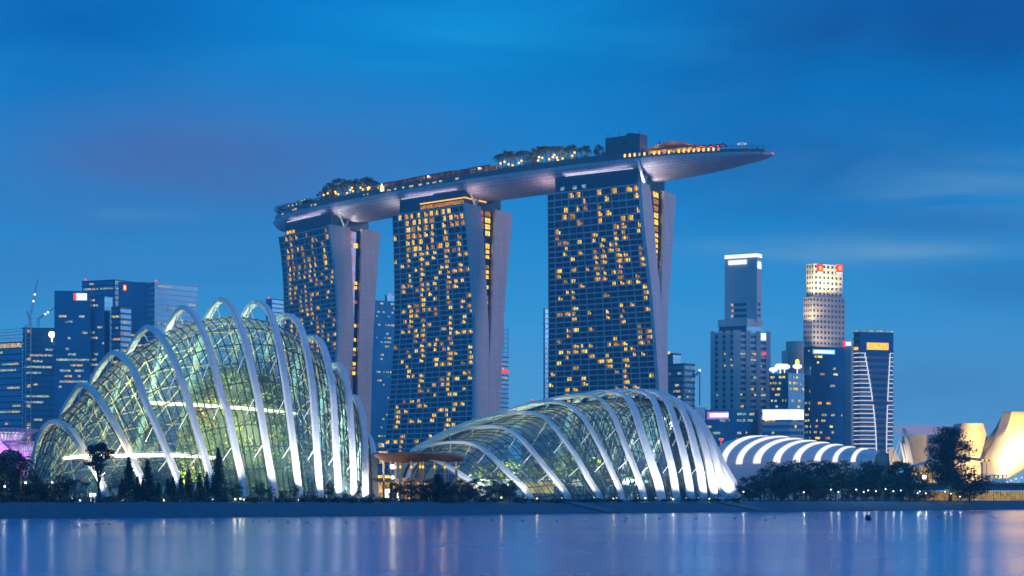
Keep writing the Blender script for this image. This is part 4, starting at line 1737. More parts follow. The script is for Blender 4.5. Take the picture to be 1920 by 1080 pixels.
for px in (1552, 1530, 1572):
    lamp('SPOT', 'facade_floodlight', P(px, 553, 1175), 62000, (1, .76, .34), .5, P(px, 515, 1190), 90, .9)
lamp('SPOT', 'facade_floodlight', P(1522, 602, 1172), 30000, (1, .75, .4), .5, P(1522, 570, 1186), 90, .9)
lamp('SPOT', 'facade_floodlight', P(1545, 652, 1168), 30000, (1, .78, .45), .5, P(1548, 605, 1186), 100, .9)

s_ = Office('office_tower', 'dark blue tower with a cyan glowing sign in front of the stepped beige tower', 1507, 1521, 1582, 1100, 650, M_TDARK, M_TDARK, 4.0, .9, .15, dl=.7, dr=.3)
s_.wall()
s_.sign(1, 1524, 1565, 655.5, 664, E_CYAN, 'sign', .5)
s_.sign(1, 1526, 1563, 657.3, 662.3, E_WHITE, 'sign', .8)
s_.lit(19, 95, [E_OFFW, E_WARM, E_OFF, E_AMBER, E_BRIGHT], (0, 1), zlo=.35, run=(.03, .14), rows=[9, 11, 12, 13, 14, 15, 17, 19, 24])
t2 = Office('office_tower', 'plain pale windowless slab with a red and white sign at its top', 1580.5, 1596, 1603, 1110, 640, M_PALEB, M_PALEB, 60, 1.0, .1, dl=.2, dr=.8)
t2.wall()
t2.sign(0, 1580.6, 1585, 639, 650, E_RED, 'sign', .5)
t2.sign(0, 1585.5, 1596, 641, 648, E_SIGN, 'sign', .5)

u_ = Office('office_tower', 'banded tower outlined by curved white light lines with an orange sign', 1601, 1612, 1674, 1060, 621, M_TDARK, M_BROWNB, 4.1, 1.7, .4, dl=.8, dr=.25)
u_.wall()
u_.pane(1, 0, 1, u_.zt - .3, u_.zt + .7, E_COOL, 'roof_light_line', .6)
u_.pane(0, 0, 1, u_.zt - .3, u_.zt + .7, E_COOL, 'roof_light_line', .6)
u_.pane(1, -0.0, 1.0, u_.zt - 14.5, u_.zt - .8, M_TDARK, 'top_glazing', .3)
u_.sign(1, 1625, 1665, 643, 656, E_ORANGE, 'sign', .8)
u_.sign(1, 1628, 1662, 646, 653, E_BRIGHT, 'sign', 1.1)
u_.sign(0, 1602, 1609, 651, 656, E_ORANGE, 'sign', .6)
nl = 0
row = 662.0
while row < 858:
    t = (row - 662) / 196
    xr = 1622 + 21 * math.sin(min(1, t * 1.05) * math.pi / 2)
    xl2 = 1668.5 - 6.5 * math.sin(min(1, t * 1.1) * math.pi / 2)
    u_.sign(1, 1612.3, xr, row - .6, row + .6, E_LED, 'light_line', .7)
    u_.sign(0, 1601.3, 1612, row - .4, row + .8, E_LED, 'light_line', .7)
    u_.sign(1, xl2, 1673.7, row + 0, row + 1.2, E_LED, 'light_line', .7)
    if not 745 < row < 758:
        u_.sign(1, xr - .8, xr + .5, row - .6, row + 8.4, E_LED, 'light_line', .7)
        u_.sign(1, xl2 - .5, xl2 + .5, row + .6, row + 8.2, E_LED, 'light_line', .7)
    row += 8.1
v_ = Office('office_building', 'dark block topped by glaring white floodlights in front of the beige drum', 1443, 1478, 1508, 1090, 699, M_TDARK, M_TDARK, 4.0, .9, .15)
v_.wall()
v_.lit(23, 70, [E_OFFW, E_BRIGHT, E_OFF, E_WARM], (0, 1), zlo=.55, run=(.03, .12), rows=[0, 1, 2, 4])
for (px, row, r_s) in ((1450, 693, 2.0), (1463, 687, 2.6), (1471, 687.5, 2.6), (1495, 687, 2.2)):
    mb = MB()
    mb.tube([P(px, 700, 1092), P(px, row, 1092)], .4, 5)
    mb.sphere(P(px, row, 1088), r_s, sc=(1.5, 1, .8))
    mb.build('roof_floodlight', E_WHITE, v_.root)
mb = MB()
mb.sphere(P(1495, 679, 1088), 1.7, sc=(.9, 1, 1.3))
mb.build('roof_floodlight', E_YELLOW, v_.root)
w_ = thing('round_tower', P(1491, HY, 1150), 'beige windowless drum tower left of the stepped beige tower', 'tower')
mb = MB()
cc = P(1491, HY, 1150)
rr_ = []
for z_ in (GZ, 60, 100, H + (HY - 641) * 1150 / F):
    rr_.append([V((cc.x + 6.6 * math.cos(2 * math.pi * k / 24), cc.y + 6.6 * math.sin(2 * math.pi * k / 24), z_)) for k in range(24)])
mb.rings(rr_)
mb.build('wall', M_BEIGE, w_, True)
mb = MB()
mb.box(P(1471.5, 700, 1150) , 1.6, 4, 16)
mb.build('side_shaft', M_GREYB, w_)
x_ = Office('office_building', 'low banded building with a broad glowing white top behind the curved hall', 1429, 1480, 1506, 1000, 767, M_TDARK, M_GREYB, 4.0, 1.9, .3, dl=.15, dr=.4)
x_.wall()
x_.sign(0, 1430, 1479.6, 768, 787, E_WHITE, 'sign', .7)
x_.sign(1, 1480.4, 1506, 768, 787, E_WHITE, 'sign', .7)
x_.lit(29, 40, [E_OFF, E_BRIGHT], (0, 1), run=(.06, .14))
y_ = Office('office_building', 'low dark block with a violet-edged white sign beside the low glass dome', 1322, 1372, 1421, 1010, 768, M_TDARK, M_TDARK, 4.0, .8, .15, dl=.2, dr=.2)
y_.wall()
y_.sign(0, 1326, 1366, 772, 786, E_MAG, 'sign', .4)
y_.sign(0, 1331, 1366, 774.5, 782.5, E_SIGN, 'sign', .7)
y_.lit(31, 50, [E_OFF, E_COOL, E_OFFW], (0, 1), run=(.05, .2))
mb = MB()
mb.sphere(P(1352, 824, 900), 0.9)
mb.tube([P(1352, 824, 900), P(1352, 845, 900)], 0.25, 5)
mb.build('beacon', E_RED, y_.root)

# ================================================================ CURVED HALL with lit bands
hall = thing('exhibition_hall', P(1490, HY, 800), 'long curved barrel-roofed hall with eight glowing white bands', 'exhibition hall')
# each section: front eave (px,row) -> ridge (px,row), running left to right
EAVE = [(1336, 873), (1348, 872), (1380, 870.5), (1413, 869), (1452, 868), (1490, 867), (1530, 866.5), (1566, 866), (1602, 866), (1640, 866)]
RIDG = [(1376, 826), (1420, 818), (1470, 818.5), (1497, 822.5), (1524, 826.5), (1549, 830), (1575, 834), (1601, 838.5), (1627, 842.5), (1655, 846.5)]
Y0, Y1 = 760.0, 800.0


def hall_pt(t, v, lift=0.0):
    i = min(len(EAVE) - 2, int(t * (len(EAVE) - 1)))
    q = t * (len(EAVE) - 1) - i
    ex = EAVE[i][0] + (EAVE[i + 1][0] - EAVE[i][0]) * q
    er = EAVE[i][1] + (EAVE[i + 1][1] - EAVE[i][1]) * q
    rx = RIDG[i][0] + (RIDG[i + 1][0] - RIDG[i][0]) * q
    rw = RIDG[i][1] + (RIDG[i + 1][1] - RIDG[i][1]) * q
    E, Rg = P(ex, er, Y0 + 50 * t), P(rx, rw, Y1 + 50 * t)
    th = v * math.pi / 2
    hv = 1 - math.cos(th)
    p = V((E.x + (Rg.x - E.x) * hv, E.y + (Rg.y - E.y) * hv, E.z + (Rg.z - E.z) * math.sin(th)))
    n = V((0, -math.cos(th), math.sin(th)))
    return p + n * lift


def hall_back(t, v):
    a0 = hall_pt(t, 1)
    th = v * math.pi / 2
    dep = 45
    return V((a0.x + dep * .5 * math.sin(th), a0.y + dep * math.sin(th), GZ + (a0.z - GZ) * math.cos(th)))


M_ROOF = pm('hall_roof', (0.60, 0.68, 0.74), (0.54, 0.62, 0.68), .08, .45)
mb = MB()
secs_ = []
for i in range(41):
    t = i / 40
    e0 = hall_pt(t, 0)
    secs_.append([V((e0.x, e0.y, GZ))] + [hall_pt(t, v / 10) for v in range(11)] + [hall_back(t, v / 6) for v in range(1, 7)])
mb.rings(secs_, 0, False, False)
mb.build('roof', M_ROOF, hall, True)
bnd = [(0.118, 0.157), (0.222, 0.262), (0.33, 0.37), (0.437, 0.475), (0.545, 0.582), (0.657, 0.69), (0.762, 0.79), (0.868, 0.894)]
E_BAND = em('roof_band_light', (1.0, 0.93, 0.92), 1.25)
for (ta, tb) in bnd:
    mb = MB()
    vs = []
    for v in range(17):
        for (tt, li) in ((ta, 0.0), (ta, 0.35), (tb, 0.35), (tb, 0.0)):
            vs.append(hall_pt(tt, v / 16, li))
    mb.add(vs, [(4 * v + j, 4 * v + j + 1, 4 * v + j + 5, 4 * v + j + 4) for v in range(16) for j in range(3)])
    mb.build('lit_band', E_BAND, hall)
mb = MB()
endv = secs_[-1]
mb.add([p for p in endv], [tuple(range(len(endv)))])
mb.build('end_wall', M_DARK, hall)
mb = MB()
for k in range(14):
    p = P(1645 + k * 4.4, 869, 858)
    mb.obox(p, (.5, 0, 0), (0, .4, 0), (0, 0, 1.6))
mb.obox(P(1674, 873.5, 858), (9, 0, 0), (0, 3, 0), (0, 0, .5))
mb.obox(P(1674, 869, 861), (8.6, 0, 0), (0, .3, 0), (0, 0, 1.3), 1)
mb.build('lit_gallery', [M_DARK, E_OFFW], hall)

# ================================================================ SHELL-SHAPED MUSEUM
M_SHELL = pm('shell_panel', (0.50, 0.44, 0.42), (0.45, 0.40, 0.39), .05, .5)
add_joints(M_SHELL, 5.0, 3.0, .8, .07)
mus = thing('museum', P(1850, HY, 760), 'pale museum of huge upright petal shapes at the right edge, one petal floodlit yellow', 'museum')


def petal(rows, thick=14, bulge=10, side=None, mm=None):
    mb = MB()
    front, back = [], []
    for (row, xl, xr, Yc) in rows:
        fr2, bk2 = [], []
        for k in range(9):
            t = k / 8
            b_ = bulge * (1 - (2 * t - 1) ** 2)
            fr2.append(P(xl + (xr - xl) * t, row, Yc - b_))
            q = P(xl + (xr - xl) * t, row, Yc - b_)
            bk2.append(q + V((0, thick, 0)))
        front.append(fr2 + list(reversed(bk2)))
    mb.rings(front)
    o = mb.build('petal', mm or M_SHELL, mus, True)
    o.data.set_sharp_from_angle(angle=math.radians(38))
    return o


petal([(905, 1712, 1800, 800), (870, 1707, 1812, 798), (840, 1705, 1818, 796), (815, 1705, 1800, 794)], 16, 6)
petal([(915, 1800, 1859, 760), (900, 1792, 1859, 760), (870, 1788, 1859, 758), (835, 1790, 1856, 754), (812, 1797, 1849, 751), (793.5, 1803, 1843.5, 748)], 14, 5)
petal([(897, 1858.5, 1893, 738), (892, 1859, 1902, 738), (880, 1860, 1922, 736), (862, 1859.5, 1950, 733), (840, 1871, 1985, 729), (820, 1881, 2005, 726), (800, 1889, 2020, 723), (785, 1893.5, 2030, 721), (772, 1896.5, 2040, 719)], 14, 9)
# inner face of the big petal, its shadow put into a darker shell colour
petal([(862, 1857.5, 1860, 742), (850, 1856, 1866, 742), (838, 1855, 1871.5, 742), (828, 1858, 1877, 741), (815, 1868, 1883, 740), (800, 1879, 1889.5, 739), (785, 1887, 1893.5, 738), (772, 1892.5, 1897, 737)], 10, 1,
      mm=pm('shell_shade', (0.07, 0.09, 0.12), (0.05, 0.07, 0.10), .1, .45))
lamp('SPOT', 'petal_floodlight', P(1905, 906, 690), 900000, (1, .60, .12), 1.0, P(1922, 850, 735), 85, 1.0)
lamp('SPOT', 'petal_floodlight', P(1880, 905, 700), 120000, (1, .9, .7), 1.0, P(1893, 872, 735), 80, 1.0)
lamp('SPOT', 'petal_floodlight', P(1832, 915, 728), 12000, (1, .70, .30), 1.0, P(1828, 865, 758), 80, 1.0)
lamp('SPOT', 'petal_floodlight', P(1770, 915, 765), 3500, (1, .75, .5), 1.0, P(1760, 850, 795), 80, 1.0)
# masts, sail roof and cables beside it
ms = thing('cable_mast', P(1705, HY, 740), 'leaning twin mast with stay cables in front of the petal museum', 'mast')
for (a0, b0) in (((1708, 873), (1694, 802)), ((1712, 873), (1697, 805)), ((1697, 868), (1689, 830)), ((1703, 868), (1695, 832))):
    mb = MB()
    mb.tube([P(*a0, 740), P(*b0, 740)], .75, 7, r2=.45)
    mb.build('mast_leg', M_PALEB, ms)
mb = MB()
for x in (1745, 1762, 1780):
    mb.tube([P(1695, 803, 740), P(x, 872, 742)], .1, 4)
for x in (1672, 1684):
    mb.tube([P(1694, 802, 740), P(x, 868, 742)], .1, 4)
mb.build('cable', M_PALEB, ms)
sl = thing('sail_roof', P(1680, HY, 745), 'pale curved sail-like roof lit from below beside the leaning mast', 'roof')
mb = MB()
mb.rings([[P(xl, row, 745), P(xr, row, 745), P(xr, row, 752), P(xl, row, 752)] for row, xl, xr in ((872, 1669, 1694), (866, 1668, 1691), (855, 1667, 1684), (845, 1666.5, 1678.5), (838, 1666, 1675))])
mb.build('sail', M_SHELL, sl)
lamp('SPOT', 'roof_floodlight', P(1683, 878, 725), 26000, (1, .75, .4), .8, P(1680, 855, 745), 70, .9)
# glazed entrance hall with its long canopy
gp = thing('glass_hall', P(1745, HY, 690), 'yellow-lit glazed hall under a thin upswept canopy, behind the tall feathery tree', 'building')
mb = MB()
mb.rings([[P(x0, row, 690), P(x1, row, 690), P(x1, row, 702), P(x0, row, 702)] for row, x0, x1 in ((912, 1708, 1800), (890, 1709, 1790), (877, 1711, 1775))])
mb.build('glazing', em('glazed_hall_light', (1.0, .62, .16), .62, .75, .25), gp)
mb = MB()
for x in range(1712, 1790, 9):
    mb.tube([P(x, 910, 688.5), P(x + 1, 879, 688.5)], .18, 4)
for r0 in (885, 897):
    mb.tube([P(1709, r0, 688.5), P(1790, r0, 688.5)], .14, 4)
mb.build('frame', M_DARK, gp)
mb = MB()
mb.sweep(catmull([P(1706, 876, 684), P(1740, 866, 684), P(1785, 859.5, 684), P(1825, 860.5, 684), P(1850, 864, 684)], 16), V((0, 1, 0)), 9, .7)
mb.build('canopy', M_GREYB, gp)
mb = MB()
for k in range(14):
    mb.sphere(P(1812 + k * 2.3, 864.2 + k * .1, 682), .22)
kind(mb.build('canopy_light', E_YELLOW, gp), 'stuff')

# ---- road bridge at the right
bg_ = thing('road_bridge', P(1860, HY, 600), 'low road bridge at the right edge with yellow light under its deck', 'bridge')
mb = MB()
mb.obox(P(1930, 912.5, 600), (44, 0, 0), (0, 7, 0), (0, 0, 1.35))
mb.build('deck', pm('bridge_concrete', (.13, .14, .16), (.10, .11, .13), .2, .7), bg_)
mb = MB()
mb.obox(P(1930, 906.8, 592.6), (44, 0, 0), (0, .15, 0), (0, 0, .35))
for k in range(40):
    x = P(1930, 905, 592.6).x - 43 + k * 2.2
    mb.tube([V((x, 592.6, P(0, 909, 592.6).z)), V((x, 592.6, P(0, 904, 592.6).z))], .08, 4)
mb.build('railing', M_CONCR, bg_)
rg = random.Random(3)
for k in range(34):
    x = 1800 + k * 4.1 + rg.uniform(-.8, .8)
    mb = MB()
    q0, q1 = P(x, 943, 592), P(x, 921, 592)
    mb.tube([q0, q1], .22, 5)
    mb.build('pile', em('glowing_pile', (1.0, .68, .25), .42, .6, .8), bg_)  # piles glow by themselves, standing in for yellow light on them
mb = MB()
mb.obox(P(1870, 932, 604), (34, 0, 0), (0, .3, 0), (0, 0, 2.1))
mb.build('glowing_back_wall', em('back_wall_glow', (1.0, .55, .12), .22, .9, .35), bg_)  # wall glows by itself to imitate the light under the deck
tr_ = thing('truss_ramp', P(1868, HY, 640), 'small white lattice ramp standing before the floodlit petal', 'ramp')
mb = MB()
for k in range(7):
    x = 1832 + k * 8.0
    r0 = 905 - min(k, 3) * 4
    mb.tube([P(x, 908, 640), P(x, r0 - 2, 640)], .2, 4)
    mb.tube([P(x, 908, 640), P(x + 8, 905 - min(k + 1, 3) * 4 - 2, 640)], .16, 4)
    mb.tube([P(x, r0 - 2, 640), P(x + 8, 905 - min(k + 1, 3) * 4 - 2, 640)], .2, 4)
    mb.tube([P(x, r0 - 2, 640), P(x + 8, 908, 640)], .16, 4)
mb.build('lattice', M_STRUT, tr_)
for px, row, lab in ((1842.5, 863, 'left one of two tall orange street lamps before the museum petal'), (1850, 863, 'right one of two tall orange street lamps before the museum petal')):
    r = thing('street_lamp', P(px, HY, 610), lab, 'street lamp', 'orange street lamps by the bridge')
    mb = MB()
    mb.tube([P(px, 912, 610), P(px, row, 610)], .14, 6, r2=.09)
    mb.build('pole', M_GREYB, r)
    mb = MB()
    mb.sphere(P(px, row, 609.6), .5)
    mb.build('lamp_head', E_ORANGE, r)
for k, (px, row) in enumerate(((1889, 904), (1896, 901), (1905, 898), (1916, 895.5))):
    r = thing('bridge_lamp', P(px, row, 615))
    mb = MB()
    mb.sphere(P(px, row, 615), .38)
    mb.build('globe', em('violet_white_light', (.75, .5, 1.0), 1.6), r)
    mb = MB()
    mb.tube([P(px, row, 615), P(px, 909, 615)], .08, 5)
    mb.build('post', M_DARK, r)
    auto(r, 'violet globe lamp', 'violet globe lamps', 'on the bridge at the right edge', 'lamp', 'violet lamps on the bridge', px)

# ================================================================ SUPERTREES
M_LILAC = pm('lilac_steel', (.55, .45, .62), (.5, .4, .6), .5, .5)


def supertree(label, px, rT, rN, half, Y, white):
    c0 = P(px, HY, Y)
    c0.z = GZ
    r = thing('supertree', c0, label, 'steel tree', 'glowing steel trees at the far left')
    zT, zN = P(px, rT, Y).z, P(px, rN, Y).z
    R_ = half / F * Y
    mb = MB()
    mb.tube([c0, V((c0.x, c0.y, zN))], 1.5, 10, r2=2.0)
    mb.build('trunk', M_LILAC, r)
    mb = MB()
    nb_ = 44
    for k in range(nb_):
        an = 2 * math.pi * k / nb_
        pts = []
        for j in range(8):
            t = j / 7
            rad = 1.8 + (R_ - 1.8) * t ** 1.5
            pts.append(V((c0.x + rad * math.cos(an), c0.y + rad * math.sin(an), zN - 3 + (zT - zN + 3) * (t ** 0.75))))
        mb.tube(pts, .17, 4, cap=False)
    for t in (.55, .8, 1.0):
        rad = 1.8 + (R_ - 1.8) * t ** 1.5
        z_ = zN - 3 + (zT - zN + 3) * t ** .75
        mb.tube([V((c0.x + rad * math.cos(2 * math.pi * k / 40), c0.y + rad * math.sin(2 * math.pi * k / 40), z_)) for k in range(41)], .15, 4, cap=False)
    mb.build('branch_canopy', M_LILAC, r)
    mb = MB()
    rr_ = []
    for j in range(7):
        t = j / 6
        rad = 1.4 + (R_ * .62 - 1.4) * t ** 1.4
        rr_.append([V((c0.x + rad * math.cos(2 * math.pi * k / 24), c0.y + rad * math.sin(2 * math.pi * k / 24), zN - 3 + (zT - zN + 2) * t)) for k in range(24)])
    mb.rings(rr_)
    mb.build('glowing_funnel', em('funnel_glow', (.84, .80, 1.0), .75, .6, .6), r)  # funnel given its own glow in place of lamplight falling on it
    lamp('POINT', 'violet_light', (c0.x, c0.y - R_ * .5, zN - 1), 3500, (.6, .12, .9), 1.0, parent=r)
    return r


supertree('broader glowing steel tree with violet and white branches at the far left', 8, 806, 848, 62, 560, 1)
supertree('smaller glowing steel tree with violet and white branches beside the tall dome', 44, 829, 862, 38, 530, 1)
mb = MB()

# ================================================================ PAVILION between the domes
pav = thing('timber_pavilion', P(780, HY, 455), 'open pavilion with a folded timber roof and lit columns between the two glass domes', 'pavilion')
M_TIMB = pm('roof_timber', (.15, .055, .018), (.11, .04, .013), .7, .6, vscale=(4, 1, 1))
M_RTOP = pm('roof_sheet', (.09, .10, .13), (.07, .08, .10), .3, .5)
top = [(702, 848.5), (733, 850), (748, 846.5), (790, 847), (812, 848.5), (850, 851), (870, 856)]
low = [(702, 856), (722, 866), (756, 868), (785, 866.5), (808, 862), (832, 866), (866, 866)]
mb = MB()
vs = []
for (a0, b0) in zip(top, low):
    vs += [P(*a0, 466), P(a0[0], a0[1] + 3, 448), P(*b0, 452), P(b0[0] * .99 + 8, b0[1] - 1, 470)]
n = len(top)
for i in range(n - 1):
    mb.add([], [])
mb.v = [tuple(p) for p in vs]
for i in range(n - 1):
    for j, mi in ((0, 1), (1, 0), (2, 0), (3, 1)):
        j2 = (j + 1) % 4
        mb.f.append((4 * i + j, 4 * i + j2, 4 * (i + 1) + j2, 4 * (i + 1) + j))
        mb.mi.append(mi)
        mb.uv.append(None)
mb.f.append((0, 1, 2, 3)); mb.mi.append(0); mb.uv.append(None)
mb.f.append(tuple(4 * (n - 1) + j for j in (3, 2, 1, 0))); mb.mi.append(0); mb.uv.append(None)
mb.build('roof', [M_TIMB, M_RTOP], pav)
for k, (px, Y) in enumerate(((719.5, 458), (733, 452), (742, 460), (750.5, 452), (771, 449), (788, 462), (793, 457), (814.5, 449), (834, 450), (855.5, 450))):
    mb = MB()
    b0 = P(px, HY, Y)
    b0.z = GZ
    t0 = P(px, 864.5, Y)
    mb.tube([b0, t0], .36, 8)
    col = mb.build('column', M_CONCR, pav)
    mb = MB()
    mb.sphere(P(px, 875.5, Y - .6), .3, sc=(1, 1, 1.6))
    mb.build('wall_light', E_BRIGHT, col)
    lamp('POINT', 'column_light', P(px, 874, Y - 1.2), 55, (1, .62, .22), .3)
mb = MB()
mb.obox(P(765, 900.5, 470), (10, 0, 0), (0, 10, 0), (0, 0, .5))
mb.build('upper_floor', M_CONCR, pav)
mb = MB()
mb.obox(P(760, 920, 478), (8.5, 0, 0), (0, .3, 0), (0, 0, 2.6))
mb.build('lit_interior', em('cafe_light', (1.0, .52, .12), .75, .85, .5), pav)
mb = MB()
mb.obox(P(722, 894, 474), (2.6, 0, 0), (0, .2, 0), (0, 0, .45))
mb.build('counter_light', E_BRIGHT, pav)
mb = MB()
mb.box(P(728, 925, 462), 1.2, .3, 1.2)
mb.box(P(740.5, 928, 462), 1.0, .3, .9)
mb.build('service_opening', em('service_light', (1, .93, .75), 3.0), pav)
for (px, row, r_s) in ((736, 875, .75), (736, 895, .55)):
    mb = MB()
    mb.sphere(P(px, row, 447), r_s)
    mb.build('floodlight', em('pavilion_flood_light', (1, .93, .75), 3.0), pav)
lamp('POINT', 'pavilion_light', P(736, 876, 445.5), 450, (1, .85, .55), .5)
lamp('POINT', 'pavilion_light', P(760, 905, 460), 800, (1, .6, .2), .8)
lamp('POINT', 'pavilion_light', P(830, 885, 458), 450, (1, .65, .25), .6)
rf = Office('low_building', 'low glazed drum-like entrance building behind the timber pavilion', 690, 708, 723, 600, 826, M_TGLASS, M_TBAND, 3, .4, cat='building')
rf.wall()
rf.lit(4, 10, [E_OFFW], (1,), run=(.2, .6))
# ================================================================ TREES AND PLANTS


def make(name, h, crown_mb, crown_mat, trunk_mb):
    r = bpy.data.objects.new(name, None)
    COL.objects.link(r)
    r['h0'] = h
    crown_mb.build('crown', crown_mat, r)
    if trunk_mb is not None:
        trunk_mb.build('trunk', M_TRUNK, r)
    return r


def limb(mbx, a, b_, r0, r1, rg, wob=0.08):
    L = (b_ - a).length
    pts = [a]
    for t in (.35, .7):
        pts.append(a.lerp(b_, t) + V((rg.uniform(-1, 1), rg.uniform(-1, 1), rg.uniform(-.3, .3))) * L * wob)
    pts.append(b_)
    mbx.tube(pts, r0, 6, r2=r1)


def broad(seed, h=10.0, w=9.0, base=0.25, ncl=30, nleaf=70, leaf=.40, mat=None, open_=1.0, shape=1.0):
    rg = random.Random(seed)
    cm, tm = MB(), MB()
    top = V((rg.uniform(-.4, .4), rg.uniform(-.4, .4), h * .55))
    limb(tm, V((0, 0, -.4)), top, h * .026, h * .013, rg, .04)
    for k in range(ncl):
        an = rg.uniform(0, 2 * math.pi)
        q = rg.random()
        zz = base + (1 - base) * (0.08 + .86 * q)
        prof_ = math.sin(math.pi * min(1, max(0, (zz - base) / (1 - base)) ** shape)) ** .6
        rad = w / 2 * .82 * prof_ * math.sqrt(rg.uniform(.15, 1))
        c_ = V((rad * math.cos(an), rad * math.sin(an), zz * h))
        s_ = w * rg.uniform(.11, .17)
        leaves(cm, c_, (s_ * 1.15, s_ * 1.15, s_ * .75 * open_), nleaf, leaf, rg, .7)
        if k % 2 == 0:
            st_ = V((0, 0, -.4)).lerp(top, rg.uniform(.45, 1))
            limb(tm, st_, c_, h * .010, h * .003, rg)
    return make('broadleaf_tree', h, cm, mat or M_LEAF, tm)


def pine(seed, h=13.0, w=5.4, mat=None):
    rg = random.Random(seed)
    cm, tm = MB(), MB()
    tm.tube([V((0, 0, -.4)), V((rg.uniform(-.1, .1), 0, h * .97))], h * .015, 6, r2=.04)
    z = h * .10
    while z < h * .985:
        t = z / h
        R_ = w / 2 * (1 - t) ** .8 * rg.uniform(.8, 1.12) + .12
        nb_ = max(4, int(9 * (1 - t) + 4))
        for k in range(nb_):
            an = 2 * math.pi * (k + rg.random() * .6) / nb_
            tip = V((R_ * math.cos(an), R_ * math.sin(an), z + R_ * .10 - .1))
            for j in range(3 + int(R_ * 5)):
                u = rg.uniform(.12, 1)
                p = V((tip.x * u, tip.y * u, z + (tip.z - z) * u - .10 * math.sin(math.pi * u) * R_ * .4))
                leaves(cm, p, (.30, .30, .16), 4, .34, rg, .5)
        z += h * (.052 - .022 * t)
    leaves(cm, V((0, 0, h * .95)), (.2, .2, .7), 30, .24, rg, .9)
    return make('pine_tree', h, cm, mat or M_PINE, tm)


def palm(seed, h=9.0, nfr=15, L=3.1, trunk=True, mat=None, lw=.5):
    rg = random.Random(seed)
    cm, tm = MB(), MB()
    zc = h * .82 if trunk else .25
    lean = V((rg.uniform(-.5, .5), rg.uniform(-.5, .5), 0)) if trunk else V()
    c0 = V((lean.x, lean.y, zc))
    if trunk:
        tm.tube([V((0, 0, -.4)), lean * .3 + V((0, 0, zc * .5)), c0], .22, 7, r2=.14)
    for k in range(nfr):
        an = 2 * math.pi * (k + rg.random() * .7) / nfr
        up = rg.uniform(-.45, 1.25)
        d = V((math.cos(an), math.sin(an), 0))
        pts = []
        for j in range(9):
            t = j / 8
            pts.append(c0 + d * L * (t - .12 * t * t * (1 - up)) * math.cos(up * .6) + V((0, 0, L * (math.sin(up) * t - (.75) * t * t))))
        side = V((-d.y, d.x, 0))
        for j in range(1, 9):
            for sg in (-1, 1):
                for q in (0, .5):
                    p = pts[j].lerp(pts[j - 1], q)
                    wd = lw * math.sin(math.pi * min(.96, .12 + j / 9)) * 1.7
                    tip = p + side * sg * wd + d * .25 + V((0, 0, -.22 * wd - rg.uniform(0, .15)))
                    cm.add([p, p + d * .16, tip, tip - d * .05], [(0, 1, 2, 3)])
        cm.tube(pts, .04, 4, cap=False)
    return make('palm_tree' if trunk else 'fan_plant', h, cm, mat or M_LEAF, tm if trunk else None)


def shrub(seed, h=2.6, w=3.6, mat=None):
    rg = random.Random(seed)
    cm, tm = MB(), MB()
    for k in range(12):
        an = rg.uniform(0, 6.28)
        rad = w / 2 * .7 * math.sqrt(rg.random())
        hh = h * rg.uniform(.35, .8) * (1 - .35 * rad / (w / 2))
        leaves(cm, V((rad * math.cos(an), rad * math.sin(an), hh * .62)), (w * .17, w * .17, hh * .5), 60, .2, rg, .8)
        limb(tm, V((0, 0, -.2)), V((rad * math.cos(an), rad * math.sin(an), hh * .6)), .05, .02, rg)
    return make('shrub', h, cm, mat or M_LEAF, tm)


def copy_tree(o, parent=None):
    c_ = o.copy()
    COL.objects.link(c_)
    if parent is not None:
        c_.parent = parent
    for ch in list(o.children):
        copy_tree(ch, c_)
    return c_


class Kind:
    def __init__(s, protos):
        s.p = protos
        s.used = [False] * len(protos)
        s.k = 0

    def get(s, i=None):
        i = s.k % len(s.p) if i is None else i
        s.k += 1
        if not s.used[i]:
            s.used[i] = True
            return s.p[i]
        return copy_tree(s.p[i])


rgT = random.Random(99)
BROAD = Kind([broad(1, 10, 9, .12), broad(2, 10, 8, .15), broad(3, 10, 10.5, .2, 34)])
BROAD2 = Kind([broad(51, 10, 7.5, .3, 20, 60, .36), broad(52, 10, 6.5, .25, 18, 60, .36)])
LIGHTB = Kind([broad(14, 10, 8.5, .35, 18, 52, .34, M_LEAF2, 1.0), broad(15, 10, 8, .3, 20, 50, .34, M_LEAF2)])
PINE = Kind([pine(4), pine(5, 13, 6.2)])
PALM = Kind([palm(6, 9, 16, 2.6, lw=.6), palm(7, 9, 15, 2.4, lw=.6), palm(17, 9, 18, 2.2, lw=.65)])
SHRUB = Kind([shrub(8), shrub(9, 2.4, 4.0), shrub(10, 2.8, 3.2, M_LEAF2)])
FAN = Kind([palm(16, 1.7, 16, 1.5, False, M_LEAF2, .2)])

PLACES = [(-99, 62, 'at the far left end of the bank'), (62, 150, 'before the tall dome\'s left foot'), (150, 230, 'below the tall dome\'s first walkway lights'),
          (230, 305, 'before the tall dome\'s second and third arches'), (305, 365, 'before the tall dome\'s third and fourth arches'), (365, 470, 'before the tall dome\'s fourth and fifth arches'),
          (470, 580, 'before the middle arches of the tall dome'), (580, 712, 'before the tall dome\'s close-set right arches'), (712, 860, 'before the lit timber pavilion'),
          (860, 985, 'before the left arches of the low dome'), (985, 1150, 'before the middle arches of the low dome'), (1150, 1400, 'before the right arches of the low dome'),
          (1400, 1470, 'just right of the low dome'), (1470, 1540, 'below the middle of the curved hall'), (1540, 1600, 'below the curved hall\'s last lit bands'), (1600, 1660, 'below the banded tower with light lines'),
          (1660, 1735, 'below the leaning mast'), (1735, 1860, 'before the pale petal museum'), (1860, 2200, 'at the road bridge on the right')]


def where(px):
    for a_, b_, s_ in PLACES:
        if a_ <= px < b_:
            return s_
    return 'on the far bank'


